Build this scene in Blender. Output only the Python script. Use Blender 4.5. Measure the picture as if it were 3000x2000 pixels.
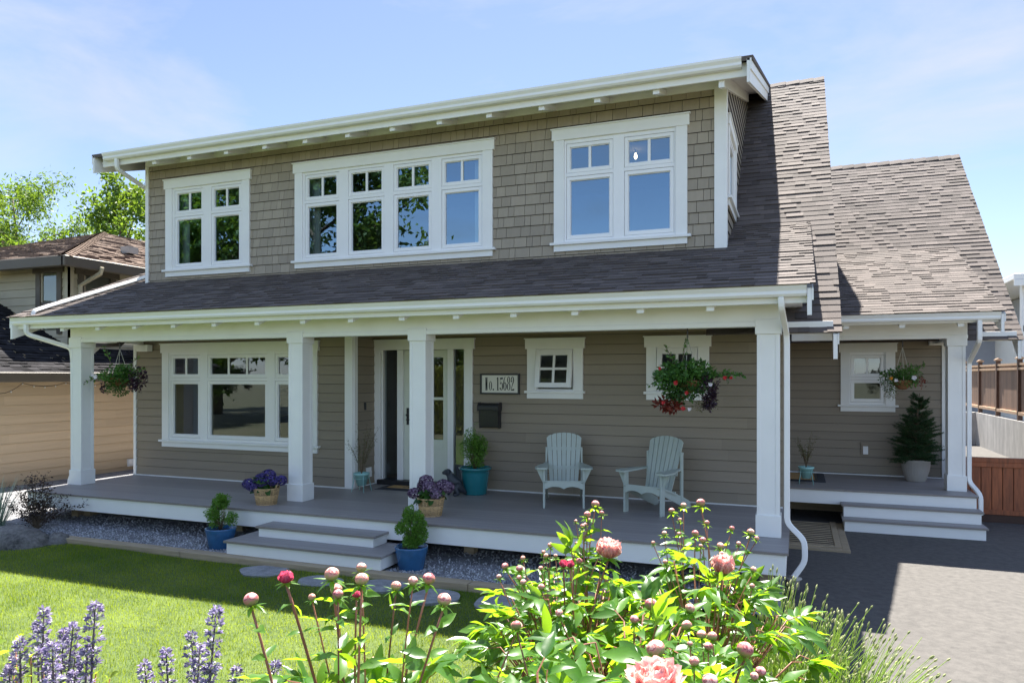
import bpy, math, random
import numpy as np
from mathutils import Vector, Matrix

# ------------------------------------------------------------------ camera, sky, sun, exposure
scene = bpy.context.scene
COL = scene.collection
for o in list(bpy.data.objects):
    bpy.data.objects.remove(o)
cam_d = bpy.data.cameras.new('camera')
cam = bpy.data.objects.new('camera', cam_d); COL.objects.link(cam)
cam.location = (0.0929, -8.2548, 1.8732)
cam.rotation_euler = (math.radians(90), 0, math.radians(21.302))
cam_d.sensor_width = 36.0; cam_d.sensor_fit = 'HORIZONTAL'
cam_d.lens = 2144.18 / 3000 * 36
cam_d.shift_y = 100.58 / 3000
cam_d.clip_start = 0.05; cam_d.clip_end = 2000
scene.camera = cam

SUN_TO = Vector((-0.10, 0.55, 1.0)).normalized()      # towards the sun: behind the house, a little to the left
SUN_EL = math.asin(SUN_TO.z); SUN_AZ = math.atan2(SUN_TO.x, SUN_TO.y)
world = bpy.data.worlds.new('World'); scene.world = world; world.use_nodes = True
nt = world.node_tree; N = nt.nodes; N.clear()
sky = N.new('ShaderNodeTexSky'); sky.sky_type = 'NISHITA'; sky.sun_disc = False
sky.sun_elevation = SUN_EL; sky.sun_rotation = SUN_AZ; sky.altitude = 50; sky.air_density = 1.0; sky.dust_density = 0.3; sky.ozone_density = 3.0
tc = N.new('ShaderNodeTexCoord'); mp = N.new('ShaderNodeMapping'); mp.inputs['Scale'].default_value = (1.3, 2.2, 5.0)
mp.inputs['Rotation'].default_value = (0.0, 0.25, 0.5)
n1 = N.new('ShaderNodeTexNoise'); n1.inputs['Scale'].default_value = 1.6; n1.inputs['Detail'].default_value = 9; n1.inputs['Roughness'].default_value = 0.58
n1.inputs['Distortion'].default_value = 0.35
rp = N.new('ShaderNodeValToRGB'); rp.color_ramp.elements[0].position = 0.46; rp.color_ramp.elements[1].position = 0.76
rp.color_ramp.elements[1].color = (0.8, 0.8, 0.8, 1)
mx = N.new('ShaderNodeMixRGB'); mx.inputs[2].default_value = (2.5, 2.62, 2.8, 1)
bg = N.new('ShaderNodeBackground'); bg.inputs['Strength'].default_value = 0.085
wo = N.new('ShaderNodeOutputWorld')
nt.links.new(tc.outputs['Generated'], mp.inputs['Vector']); nt.links.new(mp.outputs[0], n1.inputs['Vector'])
nt.links.new(n1.outputs['Fac'], rp.inputs[0]); nt.links.new(rp.outputs[0], mx.inputs[0])
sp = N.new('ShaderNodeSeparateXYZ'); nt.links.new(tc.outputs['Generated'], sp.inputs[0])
fr_ = N.new('ShaderNodeMapRange'); fr_.inputs[1].default_value = -0.3; fr_.inputs[2].default_value = 0.6; fr_.inputs[3].default_value = 1.25; fr_.inputs[4].default_value = 0.64  # invented gradient: brighter behind the camera to fill the facade, dimmer ahead
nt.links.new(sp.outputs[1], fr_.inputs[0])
hz = N.new('ShaderNodeVectorMath'); hz.operation = 'MULTIPLY'; hz.inputs[1].default_value = (0.86, 0.905, 1.0); nt.links.new(sky.outputs[0], hz.inputs[0])
bw = N.new('ShaderNodeRGBToBW'); nt.links.new(hz.outputs[0], bw.inputs[0]); ds = N.new('ShaderNodeMixRGB'); ds.inputs[0].default_value = 0.26
nt.links.new(hz.outputs[0], ds.inputs[1]); nt.links.new(bw.outputs[0], ds.inputs[2])
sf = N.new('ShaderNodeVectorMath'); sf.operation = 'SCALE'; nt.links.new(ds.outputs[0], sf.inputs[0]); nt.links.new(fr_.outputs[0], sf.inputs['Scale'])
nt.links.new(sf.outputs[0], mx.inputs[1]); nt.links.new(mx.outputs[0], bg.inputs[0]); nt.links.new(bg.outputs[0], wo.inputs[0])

sun_d = bpy.data.lights.new('sun', 'SUN'); sun_d.energy = 5.0; sun_d.angle = math.radians(0.55); sun_d.color = (1.0, 0.95, 0.87)
sun = bpy.data.objects.new('sun', sun_d); COL.objects.link(sun)
sun.rotation_euler = (-SUN_TO).to_track_quat('-Z', 'Y').to_euler(); sun.location = (-5, 20, 40)
scene.view_settings.view_transform = 'Standard'; scene.view_settings.look = 'None'
scene.view_settings.gamma = 1; scene.view_settings.exposure = 1.95
scene.cycles.max_bounces = 8; scene.cycles.transparent_max_bounces = 12; scene.cycles.caustics_reflective = False; scene.cycles.caustics_refractive = False
scene.cycles.use_denoising = True

# ------------------------------------------------------------------ materials
def _new(name):
    m = bpy.data.materials.new(name); m.use_nodes = True; n = m.node_tree.nodes; n.clear()
    return m, n, m.node_tree.links
def _color(n, l, col, var, scale, tint, stretch, detail=4):
    """base colour = col, varied by noise and by the per-face attribute 'tint' (each board, tab or leaf its own tone)"""
    t = n.new('ShaderNodeTexCoord'); mpn = n.new('ShaderNodeMapping')
    if stretch: mpn.inputs['Scale'].default_value = stretch
    l.new(t.outputs['Object'], mpn.inputs[0])
    no = n.new('ShaderNodeTexNoise'); no.inputs['Scale'].default_value = scale; no.inputs['Detail'].default_value = detail
    l.new(mpn.outputs[0], no.inputs['Vector'])
    mr = n.new('ShaderNodeMapRange'); mr.inputs[1].default_value = 0.25; mr.inputs[2].default_value = 0.75
    mr.inputs[3].default_value = 1 - var; mr.inputs[4].default_value = 1 + var
    l.new(no.outputs['Fac'], mr.inputs[0])
    out = mr.outputs[0]
    if tint:
        at = n.new('ShaderNodeAttribute'); at.attribute_name = 'tint'
        m2 = n.new('ShaderNodeMapRange'); m2.inputs[3].default_value = 1 - tint; m2.inputs[4].default_value = 1 + tint
        l.new(at.outputs['Fac'], m2.inputs[0])
        mu = n.new('ShaderNodeMath'); mu.operation = 'MULTIPLY'; l.new(out, mu.inputs[0]); l.new(m2.outputs[0], mu.inputs[1]); out = mu.outputs[0]
    vm = n.new('ShaderNodeVectorMath'); vm.operation = 'SCALE'; vm.inputs[0].default_value = col[:3]
    l.new(out, vm.inputs['Scale'])
    return vm.outputs[0], mpn
def mat(name, col, rough=0.6, var=0.08, scale=6, bump=0.0, bscale=40, tint=0.0, spec=0.5, stretch=None, metal=0.0, coat=0.0):
    m, n, l = _new(name)
    c, mpn = _color(n, l, col, var, scale, tint, stretch)
    p = n.new('ShaderNodeBsdfPrincipled'); o = n.new('ShaderNodeOutputMaterial')
    l.new(c, p.inputs['Base Color']); p.inputs['Roughness'].default_value = rough; p.inputs['Specular IOR Level'].default_value = spec
    p.inputs['Metallic'].default_value = metal; p.inputs['Coat Weight'].default_value = coat
    if bump:
        nb = n.new('ShaderNodeTexNoise'); nb.inputs['Scale'].default_value = bscale; nb.inputs['Detail'].default_value = 5
        l.new(mpn.outputs[0], nb.inputs['Vector'])
        b = n.new('ShaderNodeBump'); b.inputs['Strength'].default_value = bump; b.inputs['Distance'].default_value = 0.01
        l.new(nb.outputs['Fac'], b.inputs['Height']); l.new(b.outputs[0], p.inputs['Normal'])
    l.new(p.outputs[0], o.inputs[0])
    return m
def leafmat(name, c1, c2, trans, rough=0.45, tmix=0.4, spec=0.4, vein=0.0):
    """leaf: two tones picked by 'tint', glossy top, light passing through"""
    m, n, l = _new(name)
    at = n.new('ShaderNodeAttribute'); at.attribute_name = 'tint'
    mxr = n.new('ShaderNodeMixRGB'); mxr.inputs[1].default_value = (*c1, 1); mxr.inputs[2].default_value = (*c2, 1)
    l.new(at.outputs['Fac'], mxr.inputs[0])
    p = n.new('ShaderNodeBsdfPrincipled'); l.new(mxr.outputs[0], p.inputs['Base Color']); p.inputs['Roughness'].default_value = rough
    p.inputs['Specular IOR Level'].default_value = spec
    t = n.new('ShaderNodeBsdfTranslucent')
    mt = n.new('ShaderNodeMixRGB'); mt.blend_type = 'MULTIPLY'; mt.inputs[0].default_value = 1.0; mt.inputs[1].default_value = (*trans, 1)
    mr = n.new('ShaderNodeMapRange'); mr.inputs[3].default_value = 0.65; mr.inputs[4].default_value = 1.3
    l.new(at.outputs['Fac'], mr.inputs[0])
    cb = n.new('ShaderNodeCombineXYZ')
    for i in range(3): l.new(mr.outputs[0], cb.inputs[i])
    l.new(cb.outputs[0], mt.inputs[2]); l.new(mt.outputs[0], t.inputs[0])
    ms = n.new('ShaderNodeMixShader'); ms.inputs[0].default_value = tmix
    o = n.new('ShaderNodeOutputMaterial')
    l.new(p.outputs[0], ms.inputs[1]); l.new(t.outputs[0], ms.inputs[2]); l.new(ms.outputs[0], o.inputs[0])
    return m
def glassmat(name, base=0.06, tintc=(0.8, 0.86, 0.84), refl=(0.8, 0.9, 1.0)):
    m, n, l = _new(name)
    tr = n.new('ShaderNodeBsdfTransparent'); tr.inputs[0].default_value = (*tintc, 1)
    g = n.new('ShaderNodeBsdfGlossy'); g.inputs['Roughness'].default_value = 0.0; g.inputs[0].default_value = (*refl, 1)
    fr = n.new('ShaderNodeFresnel'); fr.inputs[0].default_value = 1.5
    ma = n.new('ShaderNodeMath'); ma.operation = 'MULTIPLY_ADD'; ma.inputs[1].default_value = 1.5; ma.inputs[2].default_value = base; ma.use_clamp = True
    ms = n.new('ShaderNodeMixShader'); o = n.new('ShaderNodeOutputMaterial')
    l.new(fr.outputs[0], ma.inputs[0]); l.new(ma.outputs[0], ms.inputs[0]); l.new(tr.outputs[0], ms.inputs[1]); l.new(g.outputs[0], ms.inputs[2]); l.new(ms.outputs[0], o.inputs[0])
    return m
def linemat(name, col, rough, axis, period, groove=0.05, var=0.08, dark=0.35, scale=5, stretch=None, offs=0.0):
    """boards: thin dark joints every `period` along one axis of the object's own space"""
    m, n, l = _new(name)
    c, mpn = _color(n, l, col, var, scale, 0, stretch)
    t = n.new('ShaderNodeTexCoord'); s = n.new('ShaderNodeSeparateXYZ'); l.new(t.outputs['Object'], s.inputs[0])
    d = n.new('ShaderNodeMath'); d.operation = 'MULTIPLY_ADD'; d.inputs[1].default_value = 1 / period; d.inputs[2].default_value = 50 + offs; l.new(s.outputs[axis], d.inputs[0])
    f = n.new('ShaderNodeMath'); f.operation = 'FRACT'; l.new(d.outputs[0], f.inputs[0])
    g = n.new('ShaderNodeMath'); g.operation = 'LESS_THAN'; g.inputs[1].default_value = groove; l.new(f.outputs[0], g.inputs[0])
    fl = n.new('ShaderNodeMath'); fl.operation = 'FLOOR'; l.new(d.outputs[0], fl.inputs[0])
    wn = n.new('ShaderNodeTexWhiteNoise'); wn.noise_dimensions = '1D'; l.new(fl.outputs[0], wn.inputs['W'])
    m2 = n.new('ShaderNodeMapRange'); m2.inputs[3].default_value = 0.9; m2.inputs[4].default_value = 1.1; l.new(wn.outputs[0], m2.inputs[0])
    m3 = n.new('ShaderNodeMapRange'); m3.inputs[3].default_value = 1.0; m3.inputs[4].default_value = dark; l.new(g.outputs[0], m3.inputs[0])
    mu = n.new('ShaderNodeMath'); mu.operation = 'MULTIPLY'; l.new(m2.outputs[0], mu.inputs[0]); l.new(m3.outputs[0], mu.inputs[1])
    vs = n.new('ShaderNodeVectorMath'); vs.operation = 'SCALE'; l.new(c, vs.inputs[0]); l.new(mu.outputs[0], vs.inputs['Scale'])
    p = n.new('ShaderNodeBsdfPrincipled'); o = n.new('ShaderNodeOutputMaterial'); p.inputs['Roughness'].default_value = rough
    l.new(vs.outputs[0], p.inputs['Base Color']); l.new(p.outputs[0], o.inputs[0])
    return m
def stonemat(name, c1, c2, scale, rough=0.85, bump=0.4, speck=0.0):
    m, n, l = _new(name)
    t = n.new('ShaderNodeTexCoord')
    a = n.new('ShaderNodeTexNoise'); a.inputs['Scale'].default_value = scale; a.inputs['Detail'].default_value = 8; a.inputs['Roughness'].default_value = 0.7
    l.new(t.outputs['Object'], a.inputs['Vector'])
    b = n.new('ShaderNodeTexNoise'); b.inputs['Scale'].default_value = scale * 0.12; b.inputs['Detail'].default_value = 5
    l.new(t.outputs['Object'], b.inputs['Vector'])
    ad = n.new('ShaderNodeMath'); ad.operation = 'MULTIPLY_ADD'; ad.inputs[1].default_value = 0.6; l.new(b.outputs['Fac'], ad.inputs[0])
    sc = n.new('ShaderNodeMath'); sc.operation = 'MULTIPLY'; sc.inputs[1].default_value = 0.7; l.new(a.outputs['Fac'], sc.inputs[0]); l.new(sc.outputs[0], ad.inputs[2])
    r = n.new('ShaderNodeValToRGB'); r.color_ramp.elements[0].position = 0.45; r.color_ramp.elements[1].position = 0.82
    r.color_ramp.elements[0].color = (*c1, 1); r.color_ramp.elements[1].color = (*c2, 1); l.new(ad.outputs[0], r.inputs[0])
    p = n.new('ShaderNodeBsdfPrincipled'); o = n.new('ShaderNodeOutputMaterial'); p.inputs['Roughness'].default_value = rough
    l.new(r.outputs[0], p.inputs['Base Color'])
    bm = n.new('ShaderNodeBump'); bm.inputs['Strength'].default_value = bump; bm.inputs['Distance'].default_value = 0.02; l.new(a.outputs['Fac'], bm.inputs['Height']); l.new(bm.outputs[0], p.inputs['Normal'])
    l.new(p.outputs[0], o.inputs[0])
    return m
def budmat(name, green, pink, dark):
    """peony bud: green at the stalk, blushing to pink with darker petal seams"""
    m, n, l = _new(name)
    t = n.new('ShaderNodeTexCoord'); s = n.new('ShaderNodeSeparateXYZ'); l.new(t.outputs['Object'], s.inputs[0])
    no = n.new('ShaderNodeTexNoise'); no.inputs['Scale'].default_value = 1.2; no.inputs['Detail'].default_value = 2; no.inputs['Distortion'].default_value = 0.8
    l.new(t.outputs['Object'], no.inputs['Vector'])
    ad = n.new('ShaderNodeMath'); ad.operation = 'MULTIPLY_ADD'; ad.inputs[1].default_value = 0.42; l.new(s.outputs[2], ad.inputs[0]); l.new(no.outputs['Fac'], ad.inputs[2])
    r = n.new('ShaderNodeValToRGB'); e = r.color_ramp.elements; e[0].position = 0.25; e[0].color = (*green, 1); e[1].position = 0.62; e[1].color = (*pink, 1)
    e2 = e.new(0.42); e2.color = tuple(0.6 * a + 0.4 * b for a, b in zip(green, pink)) + (1,); e3 = e.new(0.70); e3.color = (*dark, 1); e4 = e.new(0.80); e4.color = tuple(min(1, 1.25 * a + 0.12) for a in pink) + (1,)  # paler crown stop paints the glare on top of the bud
    l.new(ad.outputs[0], r.inputs[0])
    p = n.new('ShaderNodeBsdfPrincipled'); o = n.new('ShaderNodeOutputMaterial'); p.inputs['Roughness'].default_value = 0.55; p.inputs['Specular IOR Level'].default_value = 0.3
    l.new(r.outputs[0], p.inputs['Base Color']); l.new(p.outputs[0], o.inputs[0])
    return m

M = {}
M['white'] = mat('white_paint', (0.80, 0.80, 0.775), 0.45, 0.03, 3, 0.03, 60)
M['vinyl'] = mat('white_vinyl', (0.82, 0.82, 0.81), 0.3, 0.02, 3)
M['siding'] = mat('taupe_siding', (0.262, 0.218, 0.160), 0.6, 0.05, 2.5, 0.12, 30, tint=0.06, stretch=(0.3, 0.3, 6))
M['shingle_wall'] = mat('taupe_wall_shingle', (0.32, 0.272, 0.205), 0.65, 0.05, 5, 0.15, 40, tint=0.10, stretch=(4, 4, 0.8))
M['backing'] = mat('dark_backing', (0.05, 0.045, 0.04), 0.9)
M['roof'] = mat('asphalt_roof_shingle', (0.110, 0.092, 0.083), 0.85, 0.25, 160, 0.3, 250, tint=0.36, spec=0.25)
M['deck'] = linemat('composite_decking', (0.285, 0.265, 0.255), 0.5, 1, 0.14, 0.035, 0.06, 0.45, 3, (0.6, 8, 1))
M['nosing'] = mat('deck_nosing', (0.22, 0.195, 0.175), 0.5, 0.06, 6)
M['asphalt'] = stonemat('asphalt_paving', (0.055, 0.051, 0.047), (0.105, 0.097, 0.088), 110, 0.9, 0.08)
M['soil'] = stonemat('dark_soil', (0.02, 0.016, 0.012), (0.07, 0.055, 0.04), 25, 0.95, 0.6)
M['ground'] = stonemat('rough_ground', (0.06, 0.07, 0.03), (0.14, 0.13, 0.08), 3, 0.95, 0.4)
M['gravel'] = stonemat('gravel_base', (0.10, 0.10, 0.105), (0.34, 0.34, 0.35), 60, 0.9, 0.8)
M['pebble'] = mat('grey_pebble', (0.33, 0.335, 0.345), 0.8, 0.1, 20, tint=0.5)
M['timber'] = mat('weathered_timber', (0.36, 0.285, 0.185), 0.8, 0.22, 6, 0.3, 30, stretch=(0.5, 6, 6), tint=0.1)
M['darktimber'] = mat('dark_timber_face', (0.10, 0.085, 0.065), 0.85, 0.2, 6, 0.3, 30)
M['slab'] = stonemat('concrete_slab', (0.16, 0.165, 0.17), (0.33, 0.335, 0.34), 90, 0.9, 0.3)
M['black'] = mat('black_metal', (0.018, 0.018, 0.021), 0.4, 0.05)
M['door'] = mat('pale_green_door', (0.62, 0.65, 0.56), 0.4, 0.02)
M['sage'] = mat('sage_chair_paint', (0.42, 0.475, 0.43), 0.5, 0.05, 8, 0.05, 50, tint=0.05)
M['teal'] = mat('teal_glaze', (0.015, 0.19, 0.215), 0.12, 0.06, 4, coat=0.6)
M['bluepot'] = mat('blue_glaze', (0.028, 0.115, 0.26), 0.22, 0.22, 9, 0.05, 40, coat=0.4)
M['mint'] = mat('mint_tin', (0.30, 0.56, 0.53), 0.35, 0.03)
M['greypot'] = mat('grey_stone_pot', (0.38, 0.355, 0.32), 0.6, 0.05)
M['wicker'] = mat('wicker', (0.50, 0.34, 0.17), 0.6, 0.2, 30, tint=0.35)
M['coir'] = mat('coir_mat', (0.50, 0.31, 0.125), 0.95, 0.25, 120, 0.8, 200)
M['rug'] = mat('charcoal_rug', (0.045, 0.05, 0.06), 0.9, 0.2, 60, 0.4, 150)
M['statue'] = mat('dark_cast_statue', (0.032, 0.038, 0.048), 0.45, 0.25, 14, 0.5, 40)
M['coco'] = mat('coco_liner', (0.22, 0.105, 0.045), 0.95, 0.4, 60, 1.0, 120)
M['wire'] = mat('pale_wire', (0.45, 0.43, 0.36), 0.5)
M['chain'] = mat('dark_chain', (0.05, 0.05, 0.05), 0.5)
M['rock'] = stonemat('granite_boulder', (0.025, 0.025, 0.025), (0.26, 0.245, 0.225), 16, 0.95, 1.0)
M['cedar'] = mat('stained_cedar', (0.25, 0.072, 0.024), 0.6, 0.35, 7, 0.15, 30, tint=0.16, stretch=(5, 5, 0.6))
M['cedardark'] = mat('cedar_kickboard', (0.05, 0.022, 0.013), 0.7, 0.2)
M['fence'] = mat('brown_fence', (0.19, 0.115, 0.078), 0.7, 0.25, 8, 0.2, 30, tint=0.2, stretch=(6, 6, 0.5))
M['fencepost'] = mat('dark_fence_post', (0.10, 0.052, 0.033), 0.7, 0.2, 8, tint=0.1)
M['fencecap'] = mat('pale_fence_rail', (0.45, 0.30, 0.19), 0.7, 0.15, 8)
M['concrete'] = linemat('board_formed_concrete', (0.44, 0.42, 0.39), 0.85, 1, 0.16, 0.06, 0.16, 0.6, 3, (2, 2, 0.8))
M['tan'] = mat('tan_lap_siding', (0.56, 0.42, 0.27), 0.65, 0.06, 2.5, 0.1, 30, tint=0.06, stretch=(0.3, 0.3, 5))
M['cream'] = mat('cream_lap_siding', (0.50, 0.44, 0.31), 0.65, 0.07, 2.5, 0.1, 30, tint=0.06)
M['brown'] = mat('brown_trim', (0.105, 0.085, 0.06), 0.55, 0.06)
M['oldroof'] = mat('mossy_brown_shingle', (0.17, 0.125, 0.098), 0.95, 0.35, 12, 0.4, 60, tint=0.36, spec=0.2)
M['darkroof'] = mat('shade_darkened_shingle', (0.026, 0.025, 0.027), 0.95, 0.45, 6, 0.4, 60, tint=0.5, spec=0.1)  # near black painted in for the shade lying on the garage roof
M['bluegrey'] = mat('blue_grey_stucco', (0.33, 0.36, 0.42), 0.8, 0.04)
M['blind'] = linemat('slatted_blind', (0.42, 0.23, 0.13), 0.6, 2, 0.05, 0.25, 0.05, 0.5)
M['room'] = mat('room_plaster', (0.30, 0.28, 0.24), 0.9, 0.03)
M['curtain'] = mat('pale_curtain', (0.6, 0.66, 0.62), 0.9, 0.05)
M['floorwood'] = mat('room_floor', (0.22, 0.12, 0.06), 0.5, 0.2, 6)
M['glass'] = glassmat('window_glass', 0.06)
M['glass_up'] = glassmat('sky_tinted_window_glass', 0.17, (0.6, 0.68, 0.7), (0.55, 0.80, 1.0))  # blue of the reflected sky is put into the reflection tint
M['glass_dull'] = glassmat('dull_window_glass', 0.0)
M['bark'] = mat('bark', (0.12, 0.085, 0.06), 0.9, 0.3, 14, 0.6, 30)
M['twig'] = mat('twig', (0.14, 0.10, 0.06), 0.8, 0.2, 20)
M['redstem'] = mat('peony_stem', (0.30, 0.115, 0.075), 0.45, 0.3, 9, tint=0.4)
M['darkstem'] = mat('catmint_stem', (0.10, 0.075, 0.08), 0.6, 0.1)
M['lawn_base'] = stonemat('lawn_soil', (0.035, 0.065, 0.012), (0.10, 0.14, 0.03), 18, 0.95, 0.4)
M['grass'] = leafmat('grass_blade', (0.042, 0.15, 0.010), (0.25, 0.27, 0.04), (0.46, 0.58, 0.02), 0.6, 0.42, 0.15)
M['peony_leaf'] = leafmat('peony_leaf', (0.04, 0.12, 0.024), (0.10, 0.21, 0.035), (0.44, 0.74, 0.025), 0.33, 0.44, 0.55)
M['box_leaf'] = leafmat('boxwood_leaf', (0.06, 0.16, 0.022), (0.17, 0.34, 0.05), (0.25, 0.45, 0.03), 0.4, 0.25, 0.4)
M['dark_leaf'] = leafmat('deep_green_leaf', (0.018, 0.06, 0.016), (0.06, 0.14, 0.03), (0.15, 0.32, 0.03), 0.4, 0.22, 0.4)
M['basket_leaf'] = leafmat('basket_leaf', (0.028, 0.085, 0.022), (0.10, 0.23, 0.05), (0.2, 0.42, 0.04), 0.4, 0.25, 0.4)
M['purple_leaf'] = leafmat('purple_leaf', (0.018, 0.012, 0.02), (0.05, 0.025, 0.04), (0.12, 0.02, 0.05), 0.4, 0.2, 0.4)
M['red_leaf'] = leafmat('red_leaf', (0.10, 0.018, 0.018), (0.24, 0.06, 0.03), (0.4, 0.05, 0.03), 0.4, 0.3, 0.4)
M['spruce'] = leafmat('spruce_needle', (0.014, 0.045, 0.016), (0.05, 0.11, 0.035), (0.05, 0.12, 0.03), 0.5, 0.15, 0.3)
M['olive_leaf'] = leafmat('wispy_leaf', (0.07, 0.085, 0.03), (0.16, 0.16, 0.07), (0.2, 0.22, 0.06), 0.5, 0.25, 0.3)
M['bronze_leaf'] = leafmat('bronze_shrub_leaf', (0.022, 0.014, 0.014), (0.055, 0.035, 0.025), (0.08, 0.04, 0.02), 0.4, 0.2, 0.4)
M['bluegrass'] = leafmat('blue_grass_blade', (0.20, 0.30, 0.24), (0.42, 0.52, 0.42), (0.3, 0.4, 0.25), 0.5, 0.3, 0.3)
M['lime_leaf'] = leafmat('lime_shrub_leaf', (0.14, 0.24, 0.03), (0.30, 0.40, 0.06), (0.62, 0.80, 0.04), 0.4, 0.5, 0.4)
M['lav'] = leafmat('lavender_stalk', (0.16, 0.29, 0.035), (0.36, 0.46, 0.10), (0.50, 0.70, 0.06), 0.5, 0.40, 0.3)
M['lavhead'] = leafmat('lavender_bud', (0.28, 0.33, 0.13), (0.52, 0.52, 0.30), (0.45, 0.48, 0.2), 0.6, 0.35, 0.2)
M['catflower'] = leafmat('catmint_floret', (0.14, 0.11, 0.21), (0.66, 0.62, 0.73), (0.34, 0.27, 0.52), 0.6, 0.4, 0.2)
M['catsage'] = leafmat('catmint_leaf', (0.12, 0.16, 0.10), (0.26, 0.32, 0.20), (0.3, 0.4, 0.2), 0.6, 0.35, 0.2)
M['tree_leaf'] = leafmat('tree_leaf', (0.03, 0.085, 0.018), (0.11, 0.20, 0.03), (0.26, 0.40, 0.03), 0.5, 0.36, 0.3)
M['tree_dark'] = leafmat('dark_tree_leaf', (0.02, 0.055, 0.016), (0.09, 0.15, 0.03), (0.25, 0.36, 0.04), 0.5, 0.3, 0.3)
M['hedge'] = leafmat('hedge_leaf', (0.07, 0.10, 0.015), (0.20, 0.20, 0.03), (0.32, 0.34, 0.03), 0.5, 0.3, 0.3)
M['hyd_blue'] = leafmat('hydrangea_blue', (0.028, 0.024, 0.10), (0.17, 0.13, 0.40), (0.12, 0.09, 0.34), 0.6, 0.25, 0.2)
M['hyd_plum'] = leafmat('hydrangea_plum', (0.045, 0.016, 0.06), (0.40, 0.30, 0.40), (0.22, 0.08, 0.20), 0.6, 0.25, 0.2)
M['petal'] = leafmat('peony_petal', (0.88, 0.34, 0.30), (0.95, 0.76, 0.73), (0.95, 0.52, 0.46), 0.5, 0.45, 0.2)
M['petaldark'] = leafmat('peony_petal_deep', (0.50, 0.035, 0.12), (0.80, 0.22, 0.32), (0.85, 0.10, 0.20), 0.45, 0.35, 0.3)
M['petalwhite'] = leafmat('white_petal', (0.72, 0.66, 0.68), (0.82, 0.80, 0.80), (0.7, 0.6, 0.6), 0.6, 0.3, 0.2)
M['petalred'] = leafmat('red_petal', (0.45, 0.015, 0.02), (0.65, 0.06, 0.06), (0.7, 0.03, 0.03), 0.5, 0.3, 0.3)
M['petalorange'] = leafmat('orange_petal', (0.8, 0.30, 0.03), (0.85, 0.4, 0.05), (0.8, 0.3, 0.03), 0.5, 0.3, 0.3)
M['bud_a'] = budmat('bud_pale', (0.26, 0.30, 0.09), (0.60, 0.30, 0.22), (0.36, 0.07, 0.09))
M['bud_b'] = budmat('bud_rose', (0.24, 0.24, 0.08), (0.48, 0.17, 0.15), (0.26, 0.03, 0.06))
M['bud_c'] = budmat('bud_small', (0.34, 0.28, 0.14), (0.50, 0.24, 0.17), (0.34, 0.10, 0.10))
M['ivory'] = mat('ivory_sign', (0.72, 0.70, 0.62), 0.5, 0.02)
M['ink'] = mat('black_ink', (0.012, 0.012, 0.012), 0.6)
M['hose'] = mat('yellow_hose', (0.42, 0.36, 0.12), 0.5)
M['pvc'] = mat('grey_pvc', (0.36, 0.34, 0.30), 0.5)
def emit(name, col, s):
    m, n, l = _new(name); e = n.new('ShaderNodeEmission'); e.inputs[0].default_value = (*col, 1); e.inputs[1].default_value = s
    o = n.new('ShaderNodeOutputMaterial'); l.new(e.outputs[0], o.inputs[0]); return m
M['bulb'] = emit('lit_bulb', (1.0, 0.72, 0.42), 5)

# ------------------------------------------------------------------ mesh helpers
WL = {}
def wloc(p): return WL[p.name] if p is not None else Vector((0, 0, 0))
def link(o, parent=None, wl=None):
    COL.objects.link(o)
    if parent is not None: o.parent = parent
    WL[o.name] = Vector(wl) if wl is not None else wloc(parent)
    return o
def tag(o, label=None, cat=None, group=None, kind=None):
    if label: o['label'] = label
    if cat: o['category'] = cat
    if group: o['group'] = group
    if kind: o['kind'] = kind
    return o
def thing(name, loc, label, cat, group=None):
    o = bpy.data.objects.new(name, None); o.empty_display_size = 0.2; o.location = loc
    link(o, None, loc); return tag(o, label, cat, group)
def copy_tree(o, parent=None):
    c = o.copy(); COL.objects.link(c)
    if parent is not None: c.parent = parent
    for ch in list(o.children): copy_tree(ch, c)
    return c
def npmesh(name, V, F, mats, parent=None, tint=None, smooth=False, midx=None):
    """V (n,3) array in world space, F (m,3) or (m,4) array"""
    V = np.asarray(V, dtype=np.float64) - np.array(wloc(parent)); F = np.asarray(F, dtype=np.int32)
    me = bpy.data.meshes.new(name); k = F.shape[1]
    me.vertices.add(len(V)); me.vertices.foreach_set('co', V.ravel().astype(np.float32))
    me.loops.add(F.size); me.loops.foreach_set('vertex_index', F.ravel())
    me.polygons.add(len(F)); me.polygons.foreach_set('loop_start', np.arange(0, F.size, k, dtype=np.int32))
    if smooth: me.polygons.foreach_set('use_smooth', np.ones(len(F), dtype=bool))
    for m in (mats if isinstance(mats, (list, tuple)) else [mats]): me.materials.append(m)
    if midx is not None: me.polygons.foreach_set('material_index', np.asarray(midx, dtype=np.int32))
    me.update(calc_edges=True)
    if tint is not None:
        a = me.attributes.new('tint', 'FLOAT', 'FACE'); a.data.foreach_set('value', np.asarray(tint, dtype=np.float32))
    return link(bpy.data.objects.new(name, me), parent)
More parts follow.
